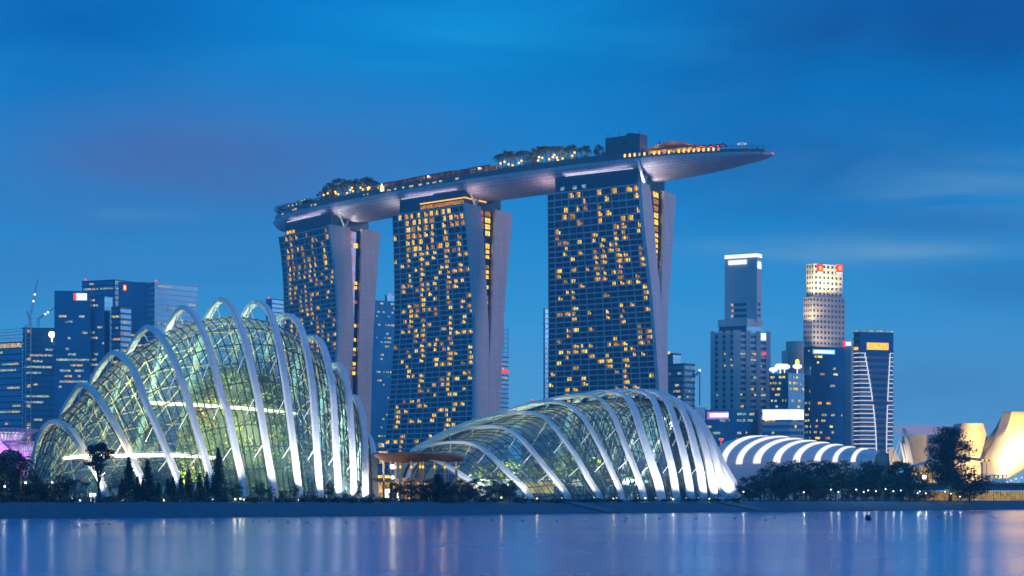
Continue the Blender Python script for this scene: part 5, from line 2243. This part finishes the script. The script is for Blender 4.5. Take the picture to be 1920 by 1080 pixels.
def plant(kd, px, rowT, off, one, many, cat, group, place=None, sx=1.0, i=None, base=None, gz=GZ):
    o = kd.get(i)
    if base is None:
        y = shore_y(px) + off
        loc = P(px, HY, y)
        loc.z = gz - .05
    else:
        loc = base
    hgt = H + (HY - rowT) * loc.y / F - loc.z
    k = hgt / o['h0']
    o.location = loc
    o.scale = (k * sx, k * sx, k)
    o.rotation_euler = (0, 0, rgT.uniform(0, 6.28))
    auto(o, one, many, place or where(px), cat, group, px)
    return o


TB = ('dark broadleaf tree', 'dark broadleaf trees', 'tree', 'broadleaf trees along the bank')
TL = ('small dome-lit tree', 'small dome-lit trees', 'tree', 'small trees before the domes')
TP = ('dark pine tree', 'dark pine trees', 'pine tree', 'pine trees before the tall dome')
TM = ('dark palm tree', 'dark palm trees', 'palm tree', 'palm trees along the bank')
TS = ('dark low shrub', 'dark low shrubs', 'shrub', 'shrubs along the bank')
TF = ('low spiky fan plant', 'low spiky fan plants', 'plant', 'fan plants before the low dome')
TW = ('dark woodland tree', 'dark woodland trees', 'tree', 'woodland trees right of the low dome')

# left end
for px, row, off, sx in ((6, 842, 26, 1.0), (22, 848, 40, .9), (50, 880, 24, 1.1), (70, 893, 22, 1.2), (-18, 850, 22, 1.1), (112, 893, 22, 1.35), (88, 905, 19, 1.4)):
    plant(BROAD, px, row, off, *TB, sx=sx)
plant(PALM, 38, 846, 22, *TM, sx=1.25)
plant(PALM, 140, 893, 21, *TM, sx=1.2)
plant(PALM, 160, 900, 21, *TM, sx=1.2)
um = broad(21, 14, 8.0, .5, 34, 80, .36, M_PINE, .7, 1.2)
for k in range(3):
    o_ = 0
px_ = 185
um.location = P(px_, HY, shore_y(px_) + 25)
um.location.z = GZ
um_s = (H + (HY - 829) * um.location.y / F - GZ) / 14
um.scale = (um_s * .92, um_s * .92, um_s)
tag(um, 'tall flat-crowned dark tree with bare forked trunk before the lower bright walkway', 'tree')
for px, row, off, sx in ((241.5, 856, 26, 1.0), (277, 862, 28, 1.0), (258, 893, 22, 1.2), (297, 904, 22, 1.2), (315, 896, 22, 1.15), (324, 893, 30, 1.0), (339, 890, 26, 1.0), (353.6, 880, 28, .9), (374, 888, 24, 1.1),
                         (388, 884, 30, .85), (409.4, 838, 28, .82), (400, 898, 22, 1.2), (228, 897, 22, 1.1), (268, 900, 20, 1.2)):
    plant(PINE, px, row, off, *TP, sx=sx)
for px, row, off, sx in ((435, 900, 28, .9), (447, 908, 24, 1.0), (490, 902, 26, 1.15), (508, 912, 24, .9), (553, 905, 28, .85), (619, 902, 28, .85), (646, 918, 24, .9), (672, 902, 30, .75), (530, 920, 22, 1.0)):
    plant(LIGHTB, px, row, off, *TL, sx=sx)
for px, row in ((205, 922), (290, 925), (330, 926), (362, 926), (418, 926), (460, 926), (476, 924), (570, 926), (588, 921), (606, 925), (634, 925), (660, 926), (690, 924), (700, 929), (520, 928), (545, 929), (385, 929), (100, 925), (130, 922), (60, 920), (30, 915), (180, 933), (10, 912), (715, 928)):
    plant(SHRUB, px, row, rgT.uniform(17, 22), *TS, sx=rgT.uniform(1.1, 1.6))
# middle
plant(PINE, 820, 888, 26, 'broad dark conifer', 'broad dark conifers', 'pine tree', 'conifers before the pavilion', sx=2.6, i=1)
for px, row, off, sx in ((740, 905, 36, 1.0), (765, 899, 40, 1.1), (790, 908, 30, 1.3), (846, 904, 28, 1.2), (864, 899, 30, 1.0), (890, 897, 34, .95), (922, 895, 30, 1.15), (942, 908, 28, 1.2), (956, 902, 34, .9), (905, 912, 24, 1.3), (880, 915, 22, 1.3), (800, 900, 27, 1.4)):
    plant(BROAD if row > 896 else LIGHTB, px, row, off, *(TB if row > 896 else TB), sx=sx)
for px, row in ((725, 929), (755, 929), (775, 927), (850, 927), (835, 924), (868, 926), (930, 926), (968, 924), (985, 929), (900, 928)):
    plant(SHRUB, px, row, rgT.uniform(17, 22), *TS, sx=rgT.uniform(1.1, 1.6))
for px, row in ((1003, 926), (1021, 930), (1040, 924), (1053, 930), (1066, 927), (1080, 930), (1092, 926), (1104, 930), (1117, 922), (1139, 926), (1160, 930), (975, 927), (1381, 921), (1190, 931)):
    plant(FAN, px, row, 19, *TF, sx=1.1)
for px in range(1150, 1400, 14):
    if rgT.random() < .75:
        plant(SHRUB, px, 933 + rgT.uniform(-3, 2), 18, *TS, sx=1.5)
# woodland on the right
for px, row, off, sx in ((1405, 892, 60, 1.2), (1425, 880, 80, 1.2), (1446, 868, 110, 1.1), (1468, 874, 90, 1.2), (1490, 866, 120, 1.0), (1512, 872, 100, 1.1), (1532, 876, 90, 1.1), (1556, 868, 120, 1.1), (1578, 866, 110, 1.1),
                         (1602, 870, 120, 1.1), (1624, 867, 110, 1.0), (1640, 872, 95, 1.0), (1662, 875, 90, 1.1), (1690, 866, 85, .95), (1706, 876, 70, 1.0), (1722, 893, 60, 1.1), (1412, 905, 34, 1.3), (1434, 898, 40, 1.3), (1455, 890, 46, 1.2),
                         (1478, 896, 40, 1.3), (1500, 888, 50, 1.2), (1520, 892, 44, 1.2), (1545, 893, 50, 1.2), (1566, 886, 60, 1.1), (1590, 892, 55, 1.2), (1615, 890, 60, 1.2), (1640, 896, 50, 1.2), (1662, 893, 50, 1.1), (1685, 893, 45, 1.1), (1705, 902, 36, 1.2)):
    plant(BROAD if (int(px) % 3) else LIGHTB, px, row, off, *TW, sx=sx * 1.05)
plant(PALM, 1533, 855, 105, *TM, sx=1.3)
for px, row, off in ((1605, 912, 26), (1622, 916, 24), (1645, 914, 26), (1668, 916, 24), (1690, 914, 26), (1715, 917, 24), (1585, 920, 24), (1560, 922, 26), (1540, 918, 28), (1525, 924, 22), (1495, 920, 24), (1465, 916, 26), (1440, 920, 22),
                     (1735, 914, 26), (1750, 918, 24), (1813, 922, 26), (1802, 916, 24), (1827, 925, 24), (1405, 926, 20)):
    plant(LIGHTB if rgT.random() < .5 else BROAD, px, row, off, 'low dark bushy tree', 'low dark bushy trees', 'tree', 'low trees along the right bank', sx=1.5)
# tall feathery tree and spreading neighbour
ft = broad(33, 26, 17.5, .16, 110, 80, .50, M_PINE, .75, .8)
ft.location = P(1781, HY, 532)
ft.location.z = GZ
k = (H + (HY - 795) * 532 / F - GZ) / 26
ft.scale = (k, k, k)
tag(ft, 'tallest dark feathery tree standing alone before the pale petal museum', 'tree')
plant(BROAD, 1822, 888, 10, 'wide low spreading tree', 'wide low spreading trees', 'tree', 'trees by the bridge', sx=1.75, base=P(1818, HY + .7 * F / 528, 528), i=2)
# planting inside the domes
M_IN2 = M_YLEAF
INB = Kind([broad(41, 8, 6, .3, 16, 50, .34, M_INLEAF), broad(42, 8, 6, .35, 16, 50, .34, M_YLEAF)])
ci = P(283, HY, 470)
plant(PINE, 283, 796, 0, 'dark cone-shaped tree', 'dark cone-shaped trees', 'tree', 'trees inside the tall dome', place='inside the tall dome above the lower walkway', sx=.8, base=V((ci.x, ci.y, GZ)))
for px, row, Y in ((150, 895, 466), (178, 885, 468), (205, 880, 466), (232, 876, 464), (262, 868, 462), (292, 872, 460), (320, 862, 458), (345, 858, 470), (120, 905, 468)):
    plant(INB, px, row, 0, 'yellow-green lit garden tree', 'yellow-green lit garden trees', 'tree', 'garden trees inside the tall dome', place='inside the left half of the tall dome', sx=1.25, base=V((*P(px, HY, Y).xy, GZ)))
for px, row, Y in ((860, 895, 575), (885, 880, 580), (905, 868, 582), (930, 866, 580), (955, 862, 578), (985, 868, 575), (1010, 860, 580), (1040, 856, 582), (1075, 850, 580), (1100, 858, 572), (1130, 862, 575), (1160, 880, 572), (1190, 890, 570), (1220, 884, 575), (1250, 890, 575), (1060, 880, 566)):
    plant(INB, px, row, 0, 'yellow-lit garden tree', 'yellow-lit garden trees', 'tree', 'garden trees inside the low dome', place='inside the low broad dome', sx=1.1, base=V((*P(px, HY, Y).xy, GZ)))
ki = thing('garden_kiosk', P(1010, HY, 566), 'yellow-lit low room behind the glass of the low dome, left of centre', 'kiosk')
mb = MB()
mb.obox(P(1010, 914, 566), (5.2, 0, 0), (0, 2, 0), (0, 0, 2.0))
mb.build('lit_room', em('kiosk_light', (1.0, .62, .12), .8, .6, .4), ki)
mb = MB()
mb.obox(P(1010, 901.5, 565), (7.5, 0, 0), (0, 3, 0), (0, 0, .35))
mb.build('roof', M_CONCR, ki)
te = thing('garden_terrace', P(1110, HY, 574), 'raised pale planting terrace running through the low broad dome', 'terrace')
mb = MB()
mb.obox(P(1090, 905, 580), (38, 0, 0), (0, 4, 0), (0, 0, 1.2))
mb.build('wall', M_PALEB, te)
mb = MB()
mb.tube([P(1115, 880, 573), P(1150, 905, 573)], .3, 6)
mb.build('lit_handrail', E_WARM, te)

# undergrowth along the crest of the bank
rg = random.Random(77)
mb = MB()
for px in range(-40, 1850, 3):
    o_ = rg.uniform(14.5, 20)
    q = shore_pt(px + rg.uniform(-2, 2), o_, GZ)
    hgt = rg.uniform(.25, .9) if px < 1000 else rg.uniform(.2, .5)
    leaves(mb, q + V((0, 0, hgt * .4)), (.9, .9, hgt), 12, .2, rg, .9)
    if px < 1000 or px > 1400:
        q = shore_pt(px, rg.uniform(17, 26), GZ)
        hgt = rg.uniform(.6, 1.9) * (1 + .5 * mnoise.noise(V((px * .02, 0, 0))))
        leaves(mb, q + V((0, 0, hgt * .45)), (1.0, 1.0, hgt * .7), 26, .24, rg, .9)
o = mb.build('undergrowth', M_LEAF)
kind(o, 'stuff')
o['label'] = 'dark low undergrowth along the crest of the grassy bank'

# ================================================================ PARK LAMPS
gl_w = em('park_lamp_light', (.92, 1.0, .95), 4.0)
gl_y = em('park_lamp_warm_light', (1.0, .8, .4), 4.0)


def park_lamp(px, row, off, warm=False, e_=90, r_s=.26, place=None):
    y = shore_y(px) + off
    p = P(px, row, y)
    r = thing('park_lamp', V((p.x, p.y, GZ)))
    mb = MB()
    mb.sphere(p, r_s)
    mb.build('globe', gl_y if warm else gl_w, r)
    mb = MB()
    mb.tube([V((p.x, p.y, GZ - .2)), p - V((0, 0, r_s * .8))], .06, 5)
    mb.build('post', M_DARK, r)
    lamp('POINT', 'light', p + V((0, -.6, .2)), e_, (1, .8, .4) if warm else (.85, 1, .9), .25, parent=r)
    auto(r, 'small warm park lamp' if warm else 'small white park lamp', 'small warm park lamps' if warm else 'small white park lamps', place or where(px), 'lamp', 'park lamps along the bank', px)


for px, row in ((1394, 922), (1507, 923), (1558, 918), (1572, 922.5), (1605.5, 918), (1619.5, 922.5), (1628, 919.5), (1642.5, 921), (1660.5, 917), (1675, 921), (1689, 919.5), (1720.5, 924.5), (1724.5, 921.5), (1736, 925), (1772, 922), (1782.5, 925.5), (1800, 931)):
    park_lamp(px, row, 20.5, False, 100, .20)
park_lamp(1733, 894.5, 45, False, 500, .75)
for px, row, wm in ((9, 912, False), (48, 905, False), (98, 905, False), (135, 935, False), (150, 938, False), (92, 910, True), (231, 940 - 2, True), (307, 938, True), (336, 938, False), (398, 937, False), (441, 936, True), (451, 935, False), (457, 937, True), (484, 937, True),
                    (560, 937, True), (586, 937, False), (700, 935, True), (748, 940 - 3, False), (1007, 935, True), (1150, 935, True), (940, 933, True), (1210, 934, False), (1262, 936, False), (1330, 936, False)):
    park_lamp(px, row, 21.5, wm, 60, .22)
sb = thing('notice_board', shore_pt(175, 19, GZ), 'pair of small glowing white panels under the flat-crowned tree', 'sign')
for px in (170.5, 177.5):
    mb = MB()
    q = P(px, 928.5, shore_y(175) + 19)
    mb.obox(q, (.30, 0, 0), (0, .05, 0), (0, 0, .42))
    mb.tube([V((q.x, q.y, GZ)), q], .05, 4)
    mb.build('panel', E_SIGN, sb)

# ================================================================ BUOY AND FLOATS
by = thing('buoy', V((*P(1628, HY, 272).xy, 0)), 'large round dark buoy floating alone on the water at the right', 'buoy')
mb = MB()
mb.sphere(V((*P(1628, HY, 272).xy, .40)), .52, 0, 20, 12)
mb.build('ball', pm('buoy_red', (.10, .02, .03), (.07, .015, .025), 1.5, .5), by, True)
mb = MB()
c0 = V((*P(1628, HY, 272).xy, .92))
mb.tube([c0 - V((0, 0, .04)), c0 + V((0, 0, .09))], .08, 8)
mb.build('top_ring', M_DARK, by)
for px, row in ((135, 981), (180, 983), (193, 983), (205, 983), (474, 978), (504, 978), (540, 979), (576, 979.5), (650, 980), (700, 980), (868, 975), (923, 975.6), (980, 976), (1044, 976.6), (1098, 977), (1172, 978), (1175, 972), (1236, 972.7), (1305, 973), (1378, 973), (1436, 975), (1454, 971.5),
                (1516, 970), (1531, 973), (1590, 970), (1675, 970), (1761, 970.5), (1860, 967.5), (1865, 970.7)):
    y = H * F / (row + .6 - HY)
    p = V((*P(px, HY, y).xy, 0.0))
    mb = MB()
    mb.sphere(p + V((0, 0, .05)), .17, 0, 8, 6, (1.5, 1, .8))
    o = mb.build('float', M_DARK)
    auto(o, 'tiny dark float', 'tiny dark floats', 'in the line across the water', 'float', 'floats on the water', px)
# ================================================================ ON THE ROOF DECK


def deck_strip(mbx, pa, pb, o0, o1, z0, z1, n=12, mi=0, ea=0.0):
    """a slab following the curve of the deck between two picture columns"""
    sa, sb_ = dk_s(pa, (o0 + o1) / 2), dk_s(pb, (o0 + o1) / 2)
    rr_ = []
    for i in range(n + 1):
        s_ = sa + (sb_ - sa) * i / n
        e_ = ea if 0 < i < n else 0
        rr_.append([dk(s_, o0, z0), dk(s_, o1, z0), dk(s_, o1, z1 + e_ * 0), dk(s_, o0, z1 + e_)])
    mbx.rings(rr_, mi)


E_REST = em('restaurant_light', (1.0, .30, .05), .75, .95, .55)
for (pa, pb, lab) in ((702, 748, 'short roof-deck pavilion with a thin canopy, left of the long rooftop restaurant'), (748, 873, 'long rooftop restaurant under a thin canopy in the middle of the deck'),
                      (876, 936, 'rooftop pavilion with a sloping lit canopy beside the taller rooftop trees')):
    sm = dk_s((pa + pb) / 2, 8)
    r = thing('rooftop_pavilion', dk(sm, 8, DZ), lab, 'pavilion', 'pavilions on the roof deck')
    mb = MB()
    deck_strip(mb, pa, pb, 15.5, -2, DZ + 5.2, DZ + 5.7)
    deck_strip(mb, pa + (pb - pa) * .25, pb - (pb - pa) * .12, 12, 1, DZ + 5.9, DZ + 6.9)
    mb.build('canopy', M_PARA, r)
    mb = MB()
    deck_strip(mb, pa + 3, pb - 3, 8.2, 8.0, DZ + 1.8, DZ + 4.6)
    mb.build('lit_front', E_REST, r)
    mb = MB()
    deck_strip(mb, pa + 3, pb - 3, 7.5, 3, DZ, DZ + 5.1)
    mb.build('wall', M_DARK, r)
    n = max(3, int((pb - pa) / 11))
    for i in range(n):
        px = pa + (pb - pa) * (i + .5) / n
        mb = MB()
        s_ = dk_s(px, 14)
        c_, tg, nn = deck_frame(s_)
        mb.obox(dk(s_, 14, DZ + 2.6), tg * .5, nn * .3, (0, 0, 2.6))
        mb.build('column', M_PARA, r)
    lamp('POINT', 'pavilion_light', dk(sm, 12, DZ + 4), 1500, (1, .5, .15), .5, parent=r)
mb = MB()
s_ = dk_s(718.5, 18.5)
c_, tg, nn = deck_frame(s_)
mb.obox(dk(s_, hw(s_) - .55, RZ + 3.0), tg * 1.5, nn * .2, (0, 0, 1.5))
mb.build('deck_light', em('bay_window_light', (1, .68, .3), 3.0), park)

# plant room: a plain box whose corner faces the viewer
a0 = Office('plant_room', 'plain grey-blue plant room box on the roof deck left of the curved restaurant', 1135, 1199.5, 1214, 905, 250, M_PARA, M_PARA, 30, .4, .05, dl=.65, dr=1.2, cat='plant room', zb=DZ - .5)
a0.root.location.z = DZ
mb = MB()
mb.rings([a0.ring(DZ - .5), a0.ring(a0.zt)])
mb.build('wall', pm('plant_room_panel', (.09, .14, .20), (.07, .11, .17), .3, .6), a0.root)
a0.pane(0, .48, .62, a0.zt - 5, a0.zt - 3.3, M_DARK, 'louvre')
mb = MB()
q0, _ = a0.face(0, .6, a0.zt + .9, -6)
mb.box(q0, 2.6, 2, 1.0)
mb.build('roof_unit', M_DARK, a0.root)
mb = MB()
for u in (.03, .07, .38, .97):
    q0, _ = a0.face(0, u, a0.zt, -.8)
    mb.tube([q0 - V((0, 0, .2)), q0 + V((0, 0, 2.6))], .12, 4)
kind(mb.build('aerial', M_DARK, a0.root), 'stuff')

# curved restaurant
sm = dk_s(1262, 4)
r = thing('rooftop_restaurant', dk(sm, 4, DZ), 'curved rooftop restaurant with a low lens-shaped roof and amber light beside the parasols', 'restaurant')
mb = MB()
rr_ = []
for i in range(17):
    t = i / 16
    px = 1208 + (1322 - 1208) * t
    s_ = dk_s(px, 4)
    hgt = DZ + 4.6 + 2.6 * math.sin(math.pi * min(1, t * 1.12) ** 1.3) * (1 if t < .9 else (1 - t) * 10)
    wd = 8.5 * math.sin(math.pi * (.12 + .8 * t)) + 1
    rr_.append([dk(s_, 4 + wd, hgt - .5), dk(s_, 4 + wd * .4, hgt + .5), dk(s_, 4 - wd, hgt + .3), dk(s_, 4 - wd, hgt - .5)])
mb.rings(rr_)
mb.build('roof', pm('restaurant_roof', (.20, .13, .11), (.16, .11, .10), .5, .5), r)
mb = MB()
deck_strip(mb, 1210, 1316, 6.2, 6.0, DZ + 1.0, DZ + 4.4)
mb.build('lit_front', em('bar_light', (1.0, .34, .07), .85, .95, .4), r)
mb = MB()
deck_strip(mb, 1210, 1316, 5.8, -1, DZ, DZ + 4.3)
mb.build('wall', M_DARK, r)
mb = MB()
q0 = dk(dk_s(1236.5, 3), 3, DZ + 5)
mb.tube([q0, q0 + V((0, 0, 5.0))], .45, 6)
mb.build('chimney', M_DARK, r)
for px in (1232, 1262, 1290, 1315):
    q0 = dk(dk_s(px, 9), 9, DZ + 3.4)
    lamp('POINT', 'restaurant_light', q0, 700, (1, .5, .15), .4, parent=r)
for k, px in enumerate((1304, 1320.5, 1332, 1345.5, 1356)):
    s_ = dk_s(px, 7)
    q0 = dk(s_, 7, DZ)
    u = thing('parasol', q0)
    mb = MB()
    mb.tube([q0, q0 + V((0, 0, 4.4))], .1, 5)
    mb.build('pole', M_DARK, u)
    mb = MB()
    rr_ = [[q0 + V((rad * math.cos(2 * math.pi * j / 8), rad * math.sin(2 * math.pi * j / 8), z_)) for j in range(8)] for rad, z_ in ((2.5, 3.2), (1.3, 4.2), (.08, 4.9))]
    mb.rings(rr_)
    mb.build('canopy', pm('red_canvas', (.42, .03, .03), (.34, .02, .025), 1.0, .7), u)
    lamp('POINT', 'parasol_light', q0 + V((.5, -.9, 2.6)), 220, (1, .42, .12), .25, parent=u)
    auto(u, 'open red parasol', 'open red parasols', 'on the roof deck right of the curved restaurant', 'parasol', 'red parasols on the roof deck', px)
s_ = dk_s(1391, 2)
q0 = dk(s_, 2, DZ)
r = thing('deck_mast', q0, 'thin mast with a ring of white lamps near the pointed end of the roof deck', 'mast')
mb = MB()
mb.tube([q0, q0 + V((0, 0, 7.2))], .12, 6, r2=.05)
mb.build('pole', M_PALEB, r)
mb = MB()
zc = 4.6
mb.tube([q0 + V((2.3 * math.cos(2 * math.pi * j / 16), 2.3 * math.sin(2 * math.pi * j / 16), zc)) for j in range(17)], .12, 4)
for j in range(4):
    an = math.pi * j / 2
    mb.tube([q0 + V((0, 0, zc)), q0 + V((2.3 * math.cos(an), 2.3 * math.sin(an), zc))], .06, 4)
mb.build('ring', M_PALEB, r)
for j in range(10):
    an = 2 * math.pi * j / 10
    mb = MB()
    mb.sphere(q0 + V((2.3 * math.cos(an), 2.3 * math.sin(an), zc)), .24)
    mb.build('bulb', E_WHITE, r)

# people at the rail of the viewing deck are a few dark specks: standing figures
M_CLOTH = pm('dark_clothing', (.03, .035, .05), (.05, .05, .06), 2.0, .8)
M_SKIN = pm('skin', (.35, .22, .16), (.3, .19, .14), 2.0, .6)
for k, (px, off) in enumerate(((1376, 6), (1379, 4.6), (1400, 5), (1407, 2), (1418, 4), (1421, 3), (1431, 2.5))):
    s_ = dk_s(px, off)
    off = min(off, hw(s_) - 1.2)
    q0 = dk(s_, off, DZ)
    me_body = bpy.data.meshes.new('person')
    js = [(0, 0, .92), (0, 0, 1.25), (0, 0, 1.45), (0, 0, 1.56), (0, 0, 1.70), (.10, 0, .88), (.11, 0, .48), (.11, 0, .06), (-.10, 0, .88), (-.11, .02, .48), (-.11, .02, .06), (.2, 0, 1.40), (.26, .02, 1.12), (.24, .12, .9), (-.2, 0, 1.40), (-.26, .02, 1.12), (-.22, .12, .92)]
    es = [(0, 1), (1, 2), (2, 3), (3, 4), (0, 5), (5, 6), (6, 7), (0, 8), (8, 9), (9, 10), (2, 11), (11, 12), (12, 13), (2, 14), (14, 15), (15, 16)]
    rd = [.15, .15, .14, .06, .11, .10, .07, .05, .10, .07, .05, .07, .05, .04, .07, .05, .04]
    me_body.from_pydata(js, es, [])
    o = bpy.data.objects.new('person', me_body)
    COL.objects.link(o)
    md = o.modifiers.new('skin', 'SKIN')
    for v_, rr2 in zip(me_body.skin_vertices[0].data if len(me_body.skin_vertices) else [], rd):
        v_.radius = (rr2, rr2)
    me_body.materials.append(M_CLOTH)
    o.location = q0
    o.rotation_euler = (0, 0, rgT.uniform(2.4, 3.9))
    auto(o, 'tiny dark standing person', 'tiny dark standing people', 'at the deck\'s pointed end', 'person', 'people on the viewing deck', px)

# trees and lamps on the deck
DP = ('dark rooftop palm', 'dark rooftop palms', 'palm tree')
DB = ('dark rooftop tree', 'dark rooftop trees', 'tree')
DS = ('low rooftop shrub', 'low rooftop shrubs', 'shrub')


def on_deck(kd, px, rowT, off, t3, place, group, sx=1.0):
    q0 = dk(dk_s(px, off), off, DZ)
    plant(kd, px, rowT, 0, *t3, group, place=place, sx=sx, base=q0)


GL = 'in the left rooftop grove'
for px, row, off, b_ in ((609, 347, 6, 1), (617, 342, 2, 1), (626, 336, 4, 0), (634, 334.5, -2, 1), (642, 339, 6, 0), (651, 333, 2, 0), (659, 332, 5, 0), (666, 337, 0, 1), (675, 332, 6, 0), (683, 334, 2, 1), (692, 328.5, 5, 0), (700, 331, 2, 0), (706, 336, 6, 0), (600, 355, 8, 1), (688, 338, 9, 1), (622, 352, 9, 1)):
    on_deck(PALM if b_ == 0 else BROAD2, px, row + rgT.uniform(-2, 5), off, DP if b_ == 0 else DB, GL, 'trees in the left rooftop grove', .9 if b_ else 1.0)
for px, row in ((583, 366), (590, 367), (597, 366), (606, 364), (615, 369), (575, 370)):
    on_deck(SHRUB, px, row, 12, DS, 'left of the left rooftop grove', 'shrubs on the roof deck', 1.2)
for px, row in ((522, 386), (531, 383), (538, 381.5), (547, 379), (556, 377.5), (565, 374.5), (573, 373)):
    on_deck(LIGHTB, px, row, 8, ('small lit rooftop tree', 'small lit rooftop trees', 'tree'), 'at the left tip of the roof deck', 'small trees at the left deck tip', 1.1)
GR = 'in the right rooftop grove'
for px, row, off, b_ in ((936, 281, 8, 0), (943, 277, 4, 0), (951, 275, 6, 0), (958, 281, 2, 0), (966, 279, 7, 0), (975, 278, 3, 0), (983, 278, 6, 0), (992, 281, 4, 1), (1001, 279, 7, 1), (1010, 276, 2, 0), (1017, 270, 6, 0), (1025, 272, 3, 0), (1033, 267.5, 6, 0), (1041, 269, 2, 0), (1048, 271, 6, 0),
                         (1056, 279, 9, 1), (1064, 271, 4, 0), (1073, 267.5, 6, 0), (1081, 267.5, 2, 0), (1089, 272, 6, 0), (1100, 264.5, 5, 0), (1104, 276, 8, 0)):
    on_deck(PALM if b_ == 0 else BROAD2, px, row + rgT.uniform(-2, 6), off, DP if b_ == 0 else DB, GR, 'trees in the right rooftop grove', 1.0 if b_ == 0 else .9)
for px, row in ((1085, 288), (1094, 287), (1103, 286), (1111, 287), (1119, 289), (1070, 293), (960, 304), (985, 303), (1012, 300), (1040, 299)):
    on_deck(SHRUB, px, row, 12, DS, 'under the right rooftop grove', 'shrubs on the roof deck', 1.35)
on_deck(BROAD, 1124, 271, 6, ('round amber-lit rooftop tree', '', 'tree'), 'left of the plant room', 'trees on the roof deck', .8)
on_deck(BROAD, 1164, 265, 13, ('slim dark rooftop tree', '', 'tree'), 'standing against the plant room wall', 'trees on the roof deck', .6)
for px, row in ((1140, 283), (1150, 283), (1175, 278), (1185, 277), (1195, 276), (1205, 276)):
    on_deck(SHRUB, px, row, 13, DS, 'at the foot of the plant room', 'shrubs on the roof deck', 1.3)


def deck_lamp(px, row, off, place, e_=1800, r_s=.66):
    s_ = dk_s(px, off)
    p = dk(s_, off, DZ)
    z_ = H + (HY - row) * p.y / F
    r = thing('deck_lamp', p)
    mb = MB()
    mb.sphere(V((p.x, p.y, z_)), r_s)
    mb.build('globe', E_YELLOW, r)
    mb = MB()
    mb.tube([p, V((p.x, p.y, z_))], .07, 5)
    mb.build('post', M_DARK, r)
    lamp('POINT', 'light', V((p.x, p.y - .9, z_ + .6)), e_, (1, .42, .07), .3, parent=r)
    auto(r, 'glowing yellow deck lamp', 'glowing yellow deck lamps', place, 'lamp', 'yellow lamps on the roof deck', px)


for px, row in ((607, 365.5), (614.5, 362.5), (628.5, 359.5), (630, 362.5), (634.5, 364.5), (650.5, 362), (657, 356), (660, 352), (662, 358.5), (676, 352), (680.5, 355.5), (690, 355), (692.5, 353)):
    deck_lamp(px, row, 13.5, 'under the left rooftop grove')
for px, row in ((938.5, 306.5), (946, 303.5), (953.5, 308), (977.5, 301.5), (973, 305.5), (1010.5, 294.5), (1017, 296), (1030, 298.5), (1036.5, 294.5), (1039.5, 290.5), (1044, 295.5), (1046, 300), (1055, 297), (1077.5, 286), (1073, 292), (1009, 301), (961, 310)):
    deck_lamp(px, row, 13.5, 'under the right rooftop grove')
deck_lamp(1137, 279, 12, 'beside the plant room on the roof deck', 500, .3)
for px, row in ((541, 386), (549, 385), (556, 383), (567, 376), (571, 374.5), (577, 377)):
    deck_lamp(px, row, 9, 'at the left tip of the roof deck', 260, .35)
# ================================================================ HAZE
m = bpy.data.materials.new('haze')
m.use_nodes = True
t_ = m.node_tree
t_.nodes.clear()
hz = NB(t_)
pv = hz.n('ShaderNodeVolumePrincipled')
pv.inputs['Color'].default_value = (0.34, 0.84, 1.0, 1)
pv.inputs['Density'].default_value = 0.00023
pv.inputs['Anisotropy'].default_value = 0.2
ou = hz.n('ShaderNodeOutputMaterial')
t_.links.new(pv.outputs[0], ou.inputs['Volume'])
mb = MB()
mb.obox((0, 640, 112), (7500, 0, 0), (0, 960, 0), (0, 0, 118))
o = mb.build('haze', m)  # added volume, its blue airlight lifts the darks
kind(o, 'stuff')
o['label'] = 'thin blue haze added over the bay to lift the dark tones'
finish_labels()
